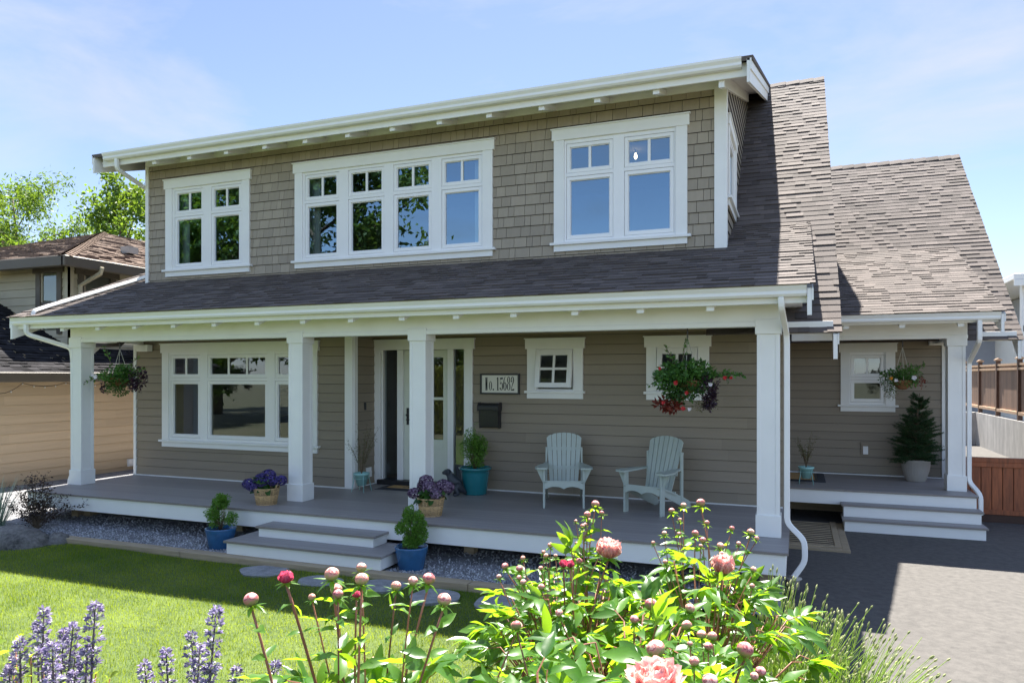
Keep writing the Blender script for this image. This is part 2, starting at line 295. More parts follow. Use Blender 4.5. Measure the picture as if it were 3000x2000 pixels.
class MB:
    """collects shapes, then links them as ONE mesh object"""
    def __init__(s, fm=None): s.v = []; s.f = []; s.m = []; s.t = []; s.s = []; s.fm = fm
    def add(s, vs, fs, mi=0, t=0.5, sm=False):
        o = len(s.v)
        for p in vs: s.v.append(tuple(s.fm(*p)) if s.fm else tuple(p))
        for f in fs: s.f.append([o + i for i in f]); s.m.append(mi); s.t.append(t); s.s.append(sm)
        return s
    def box(s, x0, x1, y0, y1, z0, z1, mi=0, t=0.5, T=None):
        vs = [(x, y, z) for z in (z0, z1) for y in (y0, y1) for x in (x0, x1)]
        if T is not None: vs = [tuple(T @ Vector(p)) for p in vs]
        return s.add(vs, [(0, 2, 3, 1), (4, 5, 7, 6), (0, 1, 5, 4), (2, 6, 7, 3), (0, 4, 6, 2), (1, 3, 7, 5)], mi, t)
    def quad(s, a, b, c, d, mi=0, t=0.5): return s.add([a, b, c, d], [(0, 1, 2, 3)], mi, t)
    def prism(s, poly, axis, a0, a1, mi=0, t=0.5, T=None):
        n = len(poly); ax = 'xyz'.index(axis)
        def pt(p, a):
            q = list(p); q.insert(ax, a); q = Vector(q)
            return tuple(T @ q) if T is not None else tuple(q)
        vs = [pt(p, a0) for p in poly] + [pt(p, a1) for p in poly]
        fs = [tuple(range(n)), tuple(range(2 * n - 1, n - 1, -1))] + [(i, (i + 1) % n, n + (i + 1) % n, n + i) for i in range(n)]
        return s.add(vs, fs, mi, t)
    def tube(s, pts, r, n=8, mi=0, t=0.5, rx=None, sm=True, up=(0, 0, 1)):
        pts = [Vector(p) for p in pts]; rs = r if isinstance(r, (list, tuple)) else [r] * len(pts)
        vs = []; u = None
        for i, p in enumerate(pts):
            d = (pts[min(i + 1, len(pts) - 1)] - pts[max(i - 1, 0)]).normalized()
            if u is None:
                u = d.orthogonal().normalized() if rx is None else (Vector(rx) - d * d.dot(Vector(rx))).normalized()
            else:
                u = (u - d * d.dot(u)); u = u.normalized() if u.length > 1e-6 else d.orthogonal().normalized()
            w = d.cross(u)
            for k in range(n):
                a = 2 * math.pi * (k + (0.5 if n == 4 else 0)) / n
                vs.append(tuple(p + (u * math.cos(a) + w * math.sin(a)) * rs[i]))
        fs = [(i * n + k, i * n + (k + 1) % n, (i + 1) * n + (k + 1) % n, (i + 1) * n + k) for i in range(len(pts) - 1) for k in range(n)]
        fs += [tuple(range(n - 1, -1, -1)), tuple((len(pts) - 1) * n + k for k in range(n))]
        return s.add(vs, fs, mi, t, sm and n > 4)
    def lathe(s, prof, c, n=24, mi=0, t=0.5, sm=True, sq=(1, 1)):
        vs = [(c[0] + r * math.cos(2 * math.pi * k / n) * sq[0], c[1] + r * math.sin(2 * math.pi * k / n) * sq[1], c[2] + z) for r, z in prof for k in range(n)]
        fs = [(i * n + k, i * n + (k + 1) % n, (i + 1) * n + (k + 1) % n, (i + 1) * n + k) for i in range(len(prof) - 1) for k in range(n)]
        if prof[0][0] > 1e-4: fs.append(tuple(range(n - 1, -1, -1)))
        if prof[-1][0] > 1e-4: fs.append(tuple((len(prof) - 1) * n + k for k in range(n)))
        return s.add(vs, fs, mi, t, sm)
    def build(s, name, mats, parent=None, bevel=0.0, seg=1, sub=0):
        me = bpy.data.meshes.new(name); L = wloc(parent)
        me.from_pydata([(x - L.x, y - L.y, z - L.z) for x, y, z in s.v], [], s.f)
        for m in (mats if isinstance(mats, (list, tuple)) else [mats]): me.materials.append(m)
        me.polygons.foreach_set('material_index', s.m); me.polygons.foreach_set('use_smooth', s.s)
        if any(t != 0.5 for t in s.t):
            a = me.attributes.new('tint', 'FLOAT', 'FACE'); a.data.foreach_set('value', s.t)
        else:
            a = me.attributes.new('tint', 'FLOAT', 'FACE'); a.data.foreach_set('value', [0.5] * len(s.f))
        me.update()
        o = link(bpy.data.objects.new(name, me), parent)
        if bevel:
            b = o.modifiers.new('bevel', 'BEVEL'); b.width = bevel; b.segments = seg; b.limit_method = 'ANGLE'
        if sub:
            b = o.modifiers.new('sub', 'SUBSURF'); b.levels = sub; b.render_levels = sub
        return o
def unit(a): return a / np.maximum(np.linalg.norm(a, axis=-1, keepdims=True), 1e-9)
def rdir(rng, n, up=0.0):
    d = unit(rng.normal(size=(n, 3))); d[:, 2] += up; return unit(d)
def cards(P, D, Nn, L, W, fold=0.25):
    """folded diamond leaves: returns V, F (two triangles each)"""
    P = np.asarray(P); n = len(P); L = np.broadcast_to(L, (n,))[:, None]; W = np.broadcast_to(W, (n,))[:, None]
    S = unit(np.cross(D, Nn)); Nn = np.cross(S, D)
    a = P; m = P + D * L * 0.45; l_ = m - S * W / 2 + Nn * W * fold; r_ = m + S * W / 2 + Nn * W * fold; t = P + D * L
    V = np.stack([a, l_, t, r_], 1).reshape(-1, 3); i = np.arange(n)[:, None] * 4
    F = np.concatenate([i + [[0, 1, 2]], i + [[0, 2, 3]]], 1).reshape(-1, 3)
    return V, F
def blades(P, D, Nn, L, W, rows=6, droop=0.3, fold=0.18, prof=None, wav=0.0, rng=None):
    """curved, mid-rib folded leaves: returns V, F (quads)"""
    P = np.asarray(P); n = len(P); L = np.broadcast_to(L, (n,)); W = np.broadcast_to(W, (n,)); droop = np.broadcast_to(droop, (n,))
    S = unit(np.cross(D, Nn)); Nn = np.cross(S, D); V = []
    for t in np.linspace(0, 1, rows):
        w = (prof(t) if prof else max(0.03, math.sin(math.pi * min(1, t ** 0.8 * 0.97 + 0.02)) ** 0.85)) * W
        c = P + D * (L * (t - 0.25 * droop * t * t))[:, None] - Nn * (droop * L * t * t)[:, None]
        k = (rng.normal(size=n) * wav * w)[:, None] if wav and rng is not None else 0
        V += [c - S * (w / 2)[:, None] + Nn * ((fold * w)[:, None] + k), c, c + S * (w / 2)[:, None] + Nn * ((fold * w)[:, None] - k)]
    V = np.stack(V, 1).reshape(-1, 3); b = np.arange(n)[:, None] * rows * 3; F = []
    for r in range(rows - 1):
        for q in (0, 1): F.append(b + [[r * 3 + q, r * 3 + q + 1, r * 3 + q + 4, r * 3 + q + 3]])
    return V, np.stack(F, 1).reshape(-1, 4)
def join(parts):
    """[(V,F),...] with equal face sizes -> one V, F and counts"""
    Vs, Fs, o = [], [], 0
    for V, F in parts: Vs.append(V); Fs.append(F + o); o += len(V)
    return np.concatenate(Vs), np.concatenate(Fs)
# ------------------------------------------------------------------ ground
ZL = -0.54                                             # lawn level; the porch floor is z = 0
def structure(name, V, F, m): return tag(npmesh(name, V, F, m), kind='structure')
def sheet(name, pts, m): return structure(name, pts, [list(range(len(pts)))] if len(pts) == 4 else [(0, i, i + 1) for i in range(1, len(pts) - 1)], m)
sheet('ground', [(-300, -300, -0.72), (300, -300, -0.72), (300, 300, -0.72), (-300, 300, -0.72)], M['ground'])
xs = [-0.5, 9]; ys = [-16, -9, 0, 4.2, 9, 26]
dz = lambda y: -0.575 - 0.0165 * max(0, min(4.2 - y, 8)) + (0.002 if y > 4.2 else 0)
V = [(x, y, dz(y)) for y in ys for x in xs]
structure('driveway', V, [(2 * i, 2 * i + 1, 2 * i + 3, 2 * i + 2) for i in range(len(ys) - 1)], M['asphalt'])
# lawn: gently uneven soil sheet
gx = np.linspace(-16, -0.1, 60); gy = np.linspace(-11, -0.77, 40)
XX, YY = np.meshgrid(gx, gy); ZZ = ZL + 0.012 * np.sin(XX * 1.7 + 1) * np.sin(YY * 1.3) + np.where(YY < -0.95, 0, -0.0)
V = np.stack([XX, YY, ZZ], -1).reshape(-1, 3); nx = len(gx)
F = [(j * nx + i, j * nx + i + 1, (j + 1) * nx + i + 1, (j + 1) * nx + i) for j in range(len(gy) - 1) for i in range(nx - 1)]
structure('lawn', V, F, M['lawn_base'])
# gravel strip beside and below the porch, running back between the two houses
gx = np.linspace(-15.7, -0.05, 70); gy = np.concatenate([np.linspace(-0.60, 1.4, 14), [2.5, 4, 7, 12, 20]])
rng = np.random.default_rng(2); XX, YY = np.meshgrid(gx, gy)
ZZ = -0.495 + rng.normal(size=XX.shape) * 0.006 + 0.06 * np.exp(-((YY - 0.9) / 0.5) ** 2)
V = np.stack([XX, YY, ZZ], -1).reshape(-1, 3); nx = len(gx)
F = [(j * nx + i, j * nx + i + 1, (j + 1) * nx + i + 1, (j + 1) * nx + i) for j in range(len(gy) - 1) for i in range(nx - 1)]
structure('gravel_bed', V, F, M['gravel'])
# raised planting bank the photographer stands on
CS, SN = math.cos(math.radians(21.302)), math.sin(math.radians(21.302)); CX, CY = 0.0929, -8.2548
def camxy(x, y): return CS * (x - CX) + SN * (y - CY), -SN * (x - CX) + CS * (y - CY)
def bank(x, y):
    xl, t = camxy(x, y)
    h = 0.88 * (1 - min(1, max(0, (t - 2.6) / 2.6)))
    m = min(1, max(0, (2.2 - xl) / 0.8)) * min(1, max(0, (xl + 6.0) / 2.0))
    return ZL - 0.10 + (h + 0.05) * m
gx = np.linspace(-9, 2.6, 70); gy = np.linspace(-14, -2.6, 60); nx = len(gx)
V = [(x, y, bank(x, y) + 0.02 * math.sin(x * 9) * math.sin(y * 8)) for y in gy for x in gx]
structure('garden_bed', V, [(j * nx + i, j * nx + i + 1, (j + 1) * nx + i + 1, (j + 1) * nx + i) for j in range(len(gy) - 1) for i in range(nx - 1)], M['soil'])

# ------------------------------------------------------------------ the house
house = thing('house', (-5.8, 2.8, -0.54), 'two storey taupe house with white trim, long front porch and wide shed dormer', 'house')
XL, XR, D1, D2, D3 = -11.654, -0.10, 2.116, 2.807, 7.054
HW = {}
def cut(intervals, a, b):
    out = []
    for p, q in intervals:
        if b <= p or a >= q: out.append((p, q)); continue
        if a > p: out.append((p, a))
        if b < q: out.append((b, q))
    return out
def lap_wall(mb, back, u0, u1, z0, z1, holes, expo=0.1563, proud=0.014, shingle=False, seed=0, umin=None, umax=None):
    """courses of boards (or shingles) in (u, depth, z); depth < 0 is outwards"""
    r = random.Random(seed); k = 0
    while z0 + k * expo < z1 - 1e-6:
        zb, zt = z0 + k * expo, min(z0 + (k + 1) * expo, z1); k += 1
        a0 = u0 if umin is None else max(u0, umin(zb, zt)); a1 = u1 if umax is None else min(u1, umax(zb, zt))
        if a1 - a0 < 0.02: continue
        cutz = sorted({zb, zt} | {z for h in holes for z in (h[2], h[3]) if zb < z < zt})
        tabs = []
        if shingle:
            x = a0 - r.uniform(0, 0.2)
            while x < a1: w = r.choice((0.095, 0.13, 0.15, 0.17, 0.2, 0.235)); tabs.append((x, x + w, r.random())); x += w
        else:
            x = a0
            while x < a1: w = r.uniform(2.4, 3.66); tabs.append((x, min(x + w, a1), r.random())); x += w
        gap = 0.0065 if not shingle else 0.006
        for za, zc in zip(cutz[:-1], cutz[1:]):
            iv = [(a0, a1)]
            for h in holes:
                if h[2] < zc - 1e-6 and h[3] > za + 1e-6: iv = cut(iv, h[0], h[1])
            da, dc = -proud * (1 - (za - zb) / expo), -proud * (1 - (zc - zb) / expo); zg = zc - gap if zc == zt else zc
            for p, q in iv:
                back.quad((p, 0.02, za), (q, 0.02, za), (q, 0.02, zc), (p, 0.02, zc))
                for ta, tb, tt in tabs:
                    c0, c1 = max(p, ta), min(q, tb - (0.006 if shingle else 0.0))
                    if c1 - c0 < 0.004: continue
                    mb.quad((c0, da, za), (c1, da, za), (c1, dc, zg), (c0, dc, zg), 0, tt)
                    if za == zb: mb.quad((c0, 0.02, za), (c1, 0.02, za), (c1, da, za), (c0, da, za), 1, tt)  # undersides take the dark backing colour, painting the shadow line under each course
                    if shingle:
                        for cc in (c0, c1): mb.quad((cc, 0.02, za), (cc, da, za), (cc, dc, zg), (cc, 0.02, zg), 0, tt)
def onY(y): return lambda u, d, z: (u, y + d, z)
def onXp(x): return lambda u, d, z: (x - d, u, z)        # wall facing +X
def wall(name, fm, mat_, *a, **k):
    mb, bk = MB(fm), MB(fm); lap_wall(mb, bk, *a, **k)
    n = len(bk.v); o = len(mb.v)
    mb.v += bk.v; mb.f += [[i + o for i in f] for f in bk.f]; mb.m += [1] * len(bk.f); mb.t += bk.t; mb.s += bk.s
    return mb.build(name, [mat_, M['backing']], house)

def window(fm, X0, X1, z0, z1, cols, rows, name='window', tw=0.16, sill=True, munt=(), head=0.155, holes=None, curtain=False, glass='glass'):
    """trim, vinyl frame, one sash ring per pane, panes, muntin bars; (u, depth, z), depth < 0 outwards"""
    w = MB(fm)
    w.box(X0 - 0.03, X1 + 0.03, -0.052, 0, z1, z1 + head); w.box(X0 - 0.045, X1 + 0.045, -0.068, 0, z1 + head, z1 + head + 0.02)
    w.box(X0, X0 + tw, -0.042, 0, z0, z1); w.box(X1 - tw, X1, -0.042, 0, z0, z1)
    root = w.build(name, M['white'], house, bevel=0.003)
    if sill:
        s = MB(fm); s.box(X0 - 0.052, X1 + 0.052, -0.08, 0, z0 - 0.038, z0); s.build('sill', M['white'], root, bevel=0.003)
        s = MB(fm); s.box(X0, X1, -0.042, 0, z0 - 0.128, z0 - 0.038); s.build('apron', M['white'], root)
    i0, i1 = X0 + tw, X1 - tw
    f = MB(fm); e = 0.05; g = 0.004
    cx = [i0] + sum([[c[0] - e - g, c[1] + e + g] for c in cols], []) + [i1]
    for a, b in zip(cx[0::2], cx[1::2]): f.box(a, b, -0.02, 0.06, z0, z1)
    rz = [z0] + sum([[r[0] - e - g, r[1] + e + g] for r in rows], []) + [z1]
    for c in cols:
        for a, b in zip(rz[0::2], rz[1::2]):
            if b - a > 0.002: f.box(c[0] - e - g, c[1] + e + g, -0.018, 0.06, a, b)
    f.build('frame', M['vinyl'], root, bevel=0.002)
    b = MB(fm); b.quad((i0, 0.058, z0), (i1, 0.058, z0), (i1, 0.058, z0 + 0.001), (i0, 0.058, z0 + 0.001))
    for ci, c in enumerate(cols):
        for ri, r in enumerate(rows):
            s = MB(fm); a0, a1, b0, b1 = c[0], c[1], r[0], r[1]
            for (p, q, m_, n_) in ((a0 - e, a0, b0 - e, b1 + e), (a1, a1 + e, b0 - e, b1 + e), (a0, a1, b0 - e, b0), (a0, a1, b1, b1 + e)):
                s.box(p, q, -0.012, 0.055, m_, n_)
            k = 0.012                                        # inner bead
            for (p, q, m_, n_) in ((a0, a0 + k, b0, b1), (a1 - k, a1, b0, b1), (a0 + k, a1 - k, b0, b0 + k), (a0 + k, a1 - k, b1 - k, b1)):
                s.box(p, q, 0.006, 0.05, m_, n_)
            so = s.build('sash', M['vinyl'], root, bevel=0.002)
    p = MB(fm)
    for c in cols:
        for r in rows: p.quad((c[0], 0.02, r[0]), (c[1], 0.02, r[0]), (c[1], 0.02, r[1]), (c[0], 0.02, r[1]))
    p.build('panes', M[glass], root)
    for (ci, ri, n) in munt:
        c, r = cols[ci], rows[ri]
        for k in range(1, n):
            x = c[0] + (c[1] - c[0]) * k / n; mu = MB(fm); mu.box(x - 0.02, x + 0.02, 0.004, 0.018, r[0], r[1]); mu.build('muntin', M['vinyl'], root)
    if curtain:
        cm = MB(fm); n = 14
        for sgn in (0, 1):
            x0 = i0 + 0.03 if sgn == 0 else i1 - 0.22
            vs = [(x0 + 0.19 * k / n, 0.16 + 0.02 * math.sin(k * 2.4), z) for k in range(n + 1) for z in (z0, z1)]
            cm.add(vs, [(2 * k, 2 * k + 2, 2 * k + 3, 2 * k + 1) for k in range(n)], 0, 0.5, True)
        cm.build('curtain', M['curtain'], root)
    if holes is not None: holes.append((X0 + 0.05, X1 - 0.05, z0 - 0.06, z1 + 0.06))
    return root
UR = [(3.932, 4.747), (4.908, 5.234)]
h_up, h_l, h_d, h_w, h_s = [], [], [], [], []
window(onY(D1), -10.854, -8.908, 3.836, 5.334, [(-10.592, -10.017), (-9.725, -9.156)], UR, munt=[(0, 1, 2), (1, 1, 2)], holes=h_up, curtain=True, glass='glass_up')
window(onY(D1), -7.936, -4.260, 3.836, 5.334, [(-7.684, -7.105), (-6.816, -6.233), (-5.951, -5.367), (-5.083, -4.500)], UR, munt=[(i, 1, 2) for i in range(4)], holes=h_up, curtain=True, glass='glass_up')
window(onY(D1), -3.272, -1.330, 3.836, 5.346, [(-3.030, -2.434), (-2.165, -1.566)], UR, munt=[(0, 1, 2), (1, 1, 2)], holes=h_up, glass='glass_up')
window(onY(D1), -10.937, -7.477, 0.690, 2.298, [(-10.690, -10.096), (-9.816, -8.583), (-8.314, -7.735)], [(0.792, 1.732), (1.893, 2.205)], munt=[(0, 1, 2), (1, 1, 3), (2, 1, 2)], holes=h_l)
window(onY(D3), 0.860, 1.790, 1.328, 2.318, [(1.088, 1.552)], [(1.43, 1.747), (1.905, 2.212)], munt=[(0, 1, 2)], holes=h_w)
window(onXp(-0.83), 2.30, 3.70, 4.37, 5.36, [(2.56, 3.44)], [(4.5, 5.23)], holes=h_s, head=0.13)
# two small awning windows beside the door, each tilted open at the bottom
for X0, X1, i0, i1 in ((-3.948, -3.022, -3.796, -3.177), (-2.033, -1.111, -1.878, -1.268)):
    w = MB(); y = D2
    w.box(X0 - 0.03, X1 + 0.03, y - 0.052, y, 2.302, 2.455); w.box(X0 - 0.045, X1 + 0.045, y - 0.068, y, 2.455, 2.475)
    w.box(X0, i0, y - 0.042, y, 1.636, 2.302); w.box(i1, X1, y - 0.042, y, 1.636, 2.302)
    root = w.build('awning_window', M['white'], house, bevel=0.003)
    s = MB(); s.box(X0 - 0.035, X1 + 0.035, y - 0.08, y, 1.598, 1.636); s.build('sill', M['white'], root, bevel=0.003)
    s = MB(); s.box(X0, X1, y - 0.042, y, 1.512, 1.598); s.build('apron', M['white'], root)
    f = MB()
    for a, b, c, d in ((i0, i0 + 0.02, 1.636, 2.302), (i1 - 0.02, i1, 1.636, 2.302), (i0 + 0.02, i1 - 0.02, 1.636, 1.665), (i0 + 0.02, i1 - 0.02, 2.285, 2.302)): f.box(a, b, y - 0.015, y + 0.08, c, d)
    f.build('frame', M['vinyl'], root)
    T = Matrix.Translation((0, y - 0.02, 2.28)) @ Matrix.Rotation(math.radians(-10.0), 4, 'X')
    a0, a1, H = i0 + 0.012, i1 - 0.012, 0.60
    s = MB()
    for p, q, m_, n_ in ((a0, a0 + 0.075, -H, 0), (a1 - 0.075, a1, -H, 0), (a0 + 0.075, a1 - 0.075, -H, -H + 0.075), (a0 + 0.075, a1 - 0.075, -0.085, 0)): s.box(p, q, -0.03, 0.03, m_, n_, T=T)
    xm = (a0 + a1) / 2; zm = -H / 2
    s.box(xm - 0.02, xm + 0.02, -0.012, -0.002, -H + 0.075, -0.085, T=T)
    s.box(a0 + 0.075, xm - 0.02, -0.011, -0.002, zm - 0.02, zm + 0.02, T=T); s.box(xm + 0.02, a1 - 0.075, -0.011, -0.002, zm - 0.02, zm + 0.02, T=T)
    so = s.build('open_sash', M['vinyl'], root, bevel=0.002)
    p = MB(); p.add([tuple(T @ Vector(v)) for v in ((a0 + .075, 0, -H + .075), (a1 - .075, 0, -H + .075), (a1 - .075, 0, -.085), (a0 + .075, 0, -.085))], [(0, 1, 2, 3)]); p.build('panes', M['glass'], root)
    h_d.append((X0 + 0.05, X1 - 0.05, 1.58, 2.36))
h_d.append((-6.785 + 0.02, -4.93, 0.0, 2.36))
# walls
wall('lap_wall', onY(D1), M['siding'], XL + 0.05, -6.84, 0.02, 2.66, h_l, seed=1)
wall('lap_wall', onY(D2), M['siding'], -6.789, XR, 0.02, 2.66, h_d, seed=2)
wall('lap_wall', onXp(-6.789), M['siding'], D1 + 0.06, D2, 0.02, 2.66, [], seed=3)
wall('lap_wall', onY(D3), M['siding'], XR, 2.60, 0.03, 2.75, h_w, seed=4)
wall('shingle_wall', onY(D1), M['shingle_wall'], -11.30, -0.90, 3.50, 5.86, h_up, expo=0.158, proud=0.016, shingle=True, seed=5)
zroof = lambda y: 2.86 + 0.3965 * (y - 0.2) if y < 3.448 else 2.414 + 0.8634 * (y - 1.44)
def ymax(zb, zt): y = 2.1; 
def roof_y(z): return 0.2 + (z - 2.86) / 0.3965 if z < 4.148 else 1.44 + (z - 2.414) / 0.8634
wall('dormer_side_wall', onXp(-0.83), M['siding'], D1 + 0.06, 9, 3.60, 7.3, h_s, expo=0.158, seed=6,
     umax=lambda zb, zt: roof_y(zt) + 0.02, umin=lambda zb, zt: max(D1, 1.55 + (zt - 5.765) / 0.31))
b = MB()
b.box(XL, XL + 0.05, D1 + 0.03, 13.4, -0.3, 2.9); b.box(XR - 0.12, XR, D2 + 0.02, 13.4, -0.3, 2.6); b.box(XL, XR, 13.4, 13.5, -0.3, 2.9)
b.box(-11.353, -11.3, D1 + 0.03, 7.7, 3.2, 5.6); b.box(2.62, 2.66, D3, 16.8, -0.3, 2.9); b.box(XR, 2.62, 16.7, 16.8, -0.3, 2.9)
b.prism([(1.6, 2.5), (7.738, 7.75), (13.4, 2.8), (D1, 2.5)], 'x', XL + 0.02, XL + 0.05); b.prism([(D1, 2.52), (7.738, 7.7), (13.4, 2.8)], 'x', XR - 0.05, XR - 0.02)
b.prism([(7.2, 2.7), (11.65, 6.95), (16.5, 2.7)], 'x', 2.62, 2.65)
b.build('plain_wall', M['siding'], house)
def board(name, *boxes, m='white', bevel=0.003, parent=None):
    w = MB()
    for bx in boxes: w.box(*bx)
    return w.build(name, M[m], parent or house, bevel=bevel)
board('corner_board', (XL - 0.005, XL + 0.055, D1 - 0.032, D1 + 0.02, 0.0, 2.66))
board('corner_board', (-6.93, -6.775, D1 - 0.032, D1, 0.02, 2.66), (-6.789, -6.757, D1, D1 + 0.10, 0.02, 2.66))
board('corner_board', (-11.36, -11.285, D1 - 0.032, D1 + 0.02, 3.55, 5.80))
board('corner_board', (-0.967, -0.80, D1 - 0.034, D1, 3.50, 5.83), (-0.832, -0.80, D1, D1 + 0.10, 3.55, 5.80))
board('corner_board', (2.547, 2.633, D3 - 0.034, D3, 0.0, 2.72))
for bx in ((XL, -6.757, D1 - 0.045, D1, 0.001, 0.018), (-6.757, XR, D2 - 0.03, D2, 0.001, 0.018), (-6.775, -6.757, D1, D2 - 0.03, 0.001, 0.017), (XR, 2.633, D3 - 0.03, D3, 0.001, 0.02)): board('base_flashing', bx, bevel=0)
# front door set
y = D2
w = MB()
w.box(-6.785, -4.875, y - 0.052, y, 2.318, 2.478); w.box(-6.785, -4.862, y - 0.068, y, 2.478, 2.50)
w.box(-6.785, -6.665, y - 0.042, y, 0.02, 2.318); w.box(-5.053, -4.907, y - 0.042, y, 0.02, 2.318)
w.box(-6.665, -6.635, y - 0.0, y + 0.12, 0.08, 2.318); w.box(-5.083, -5.053, y, y + 0.12, 0.08, 2.318)
w.box(-6.365, -6.25, y + 0.02, y + 0.12, 0.08, 2.318); w.box(-5.395, -5.285, y + 0.02, y + 0.12, 0.08, 2.318)
entry = w.build('door_frame', M['white'], house, bevel=0.003)
board('threshold', (-6.70, -5.02, y - 0.10, y + 0.14, 0.0, 0.08), m='black', parent=entry)
w = MB(); dy = y + 0.06; X0, X1 = -6.246, -5.399
for a, b2, c, d in ((X0, -6.125, 0.083, 2.315), (-5.495, X1, 0.083, 2.315), (-6.125, -5.495, 2.19, 2.315), (-6.125, -5.495, 1.463, 1.511), (-6.125, -5.495, 0.64, 0.788), (-6.125, -5.495, 0.083, 0.22)): w.box(a, b2, dy, dy + 0.045, c, d)
w.box(-6.125, -5.495, dy + 0.012, dy + 0.04, 0.22, 0.64)
door = w.build('front_door', M['door'], house, bevel=0.003)
w = MB()
for a, b2, c, d, yy in ((-6.635, -6.365, 0.08, 2.318, y + 0.07), (-5.285, -5.083, 0.08, 2.318, y + 0.07)): w.quad((a, yy, c), (b2, yy, c), (b2, yy, d), (a, yy, d))
w.build('sidelight_glass', M['glass'], entry)
w = MB()
for c, d in ((1.511, 2.19), (0.788, 1.463)): w.quad((-6.125, dy + 0.02, c), (-5.495, dy + 0.02, c), (-5.495, dy + 0.02, d), (-6.125, dy + 0.02, d))
w.build('door_glass', M['glass'], door)
w = MB(); w.box(-6.195, -6.150, dy - 0.012, dy - 0.001, 1.03, 1.32); w.tube([(-6.172, dy - 0.01, 1.12), (-6.172, dy - 0.055, 1.12), (-6.10, dy - 0.06, 1.12), (-6.06, dy - 0.055, 1.115)], 0.011); w.tube([(-6.172, dy - 0.01, 1.20), (-6.172, dy - 0.05, 1.20)], 0.02)
w.build('handle', M['black'], door, bevel=0.004)
board('doorbell', (-6.785, -6.772, 2.44, 2.50, 1.29, 1.42), m='black')
w = MB(onXp(-6.786)); w.box(2.50, 2.66, -0.014, 0, 0.24, 0.30); w.box(2.50, 2.64, -0.034, 0, 0.14, 0.24); w.build('outlet_cover', M['vinyl'], house)
w = MB(); w.box(1.205, 1.37, D3 - 0.06, D3, 0.575, 0.615); w.box(1.215, 1.36, D3 - 0.045, D3, 0.375, 0.575); w.build('outlet_block', M['siding'], house)
board('outlet_cover', (1.245, 1.33, D3 - 0.075, D3 - 0.045, 0.40, 0.55), m='vinyl')
# rooms behind the glass
r_ = MB()
r_.box(XL + 0.06, XR - 0.13, 13.2, 13.3, 0, 6); r_.box(XL + 0.06, XL + 0.1, D1 + 0.1, 7, 0, 2.6); r_.box(-6.86, -6.84, D1 + 0.2, 7, 0, 2.6); r_.box(-6.84, XR - 0.2, 5.6, 5.7, 0, 2.6)
r_.box(XL + 0.1, -6.86, 6.4, 6.5, 0, 2.6)
r_.box(XL + 0.06, XR - 0.13, D1 + 0.15, 7, 2.72, 2.78); r_.box(-11.28, -0.9, 6.2, 6.3, 2.8, 5.6); r_.box(-11.28, -0.9, D1 + 0.2, 6.2, 5.56, 5.60); r_.box(0, 2.6, 9.6, 9.7, 0, 2.7)
r_.build('interior_wall', M['room'], house)
r_ = MB(); r_.box(XL + 0.1, -6.85, D1 + 0.1, 7, -0.05, 0.07); r_.box(-6.84, XR - 0.2, D2 + 0.16, 7, -0.05, 0.07); r_.box(-11.28, -0.9, D1 + 0.1, 6.2, 2.85, 2.9); r_.build('interior_floor', M['floorwood'], house)
r_ = MB(); r_.box(-11.2, -9.8, 5.3, 6.35, 0.07, 2.6); r_.build('chimney_breast', M['room'], house)
r_ = MB(); r_.box(-11.0, -9.7, 5.1, 5.35, 1.45, 1.62); r_.prism([(5.3, 1.45), (5.12, 1.45), (5.3, 1.1)], 'x', -10.1, -9.95); r_.box(-10.75, -9.9, 5.2, 5.301, 0.07, 1.0); r_.build('fireplace', M['black'], house)
pend = MB(); pend.lathe([(0.0, 0), (0.020, 0.02), (0.025, 0.05), (0.014, 0.09), (0.01, 0.10)], (-2.365, 3.6, 5.40), 12); pb = pend.build('lamp_bulb', M['bulb'], house)
w = MB(); w.tube([(-2.365, 3.6, 5.50), (-2.365, 3.6, 5.56)], 0.01); w.build('lamp_cord', M['black'], house)
w = MB(); w.lathe([(0.04, 0), (0.04, 0.005)], (-1.46, 4.0, 5.553), 14); w.lathe([(0.04, 0), (0.04, 0.005)], (-8.1, 4.6, 5.553), 14); w.build('ceiling_downlight', M['bulb'], house)

# roofs: rows of overlapping laminated tabs
def roof_plane(name, x0, x1, y0, z0, y1, z1, seed, expo=0.143, m='roof', parent=None, base=True, tabw=(0.12, 0.31), clip=None):
    r = random.Random(seed); mb = MB(); L = math.hypot(y1 - y0, z1 - z0); sy, sz = (y1 - y0) / L, (z1 - z0) / L
    n_y, n_z = (-sz, sy) if sy > 0 else (sz, -sy)
    P = lambda x, s, t: (x, y0 + sy * s + n_y * t, z0 + sz * s + n_z * t)
    k = 0; s = -0.03
    while s < L:
        s1 = min(s + expo, L); x = x0 - r.uniform(0, 0.3)
        while x < x1:
            w_ = r.uniform(*tabw); a, b_ = max(x, x0 - r.uniform(0, 0.006)), min(x + w_, x1 + r.uniform(0, 0.006)); x += w_
            if b_ - a < 0.01 or (clip and clip(a, b_, s, s1)): continue
            t = 0.021 if r.random() < 0.42 else 0.011; tt = min(1, max(0, r.gauss(0.5, 0.24)))
            mb.quad(P(a, s, t), P(b_, s, t), P(b_, s1 + 0.02, 0.003), P(a, s1 + 0.02, 0.003), 0, tt)
            mb.quad(P(a, s, 0), P(b_, s, 0), P(b_, s, t), P(a, s, t), 0, tt * 0.5)  # butt edge painted darker for the shadow line below each tab
            for e in (a, b_): mb.add([P(e, s, 0), P(e, s, t), P(e, s1, 0.003)], [(0, 1, 2)], 0, tt)
        s += expo; k += 1
    if base: mb.quad(P(x0, 0, 0), P(x1, 0, 0), P(x1, L, 0), P(x0, L, 0), 0, 0.3)
    return mb.build(name, M[m], parent or house)
roof_plane('porch_roof', -12.38, 0.27, 0.20, 2.862, 3.45, 2.862 + 0.3965 * 3.25, 11)
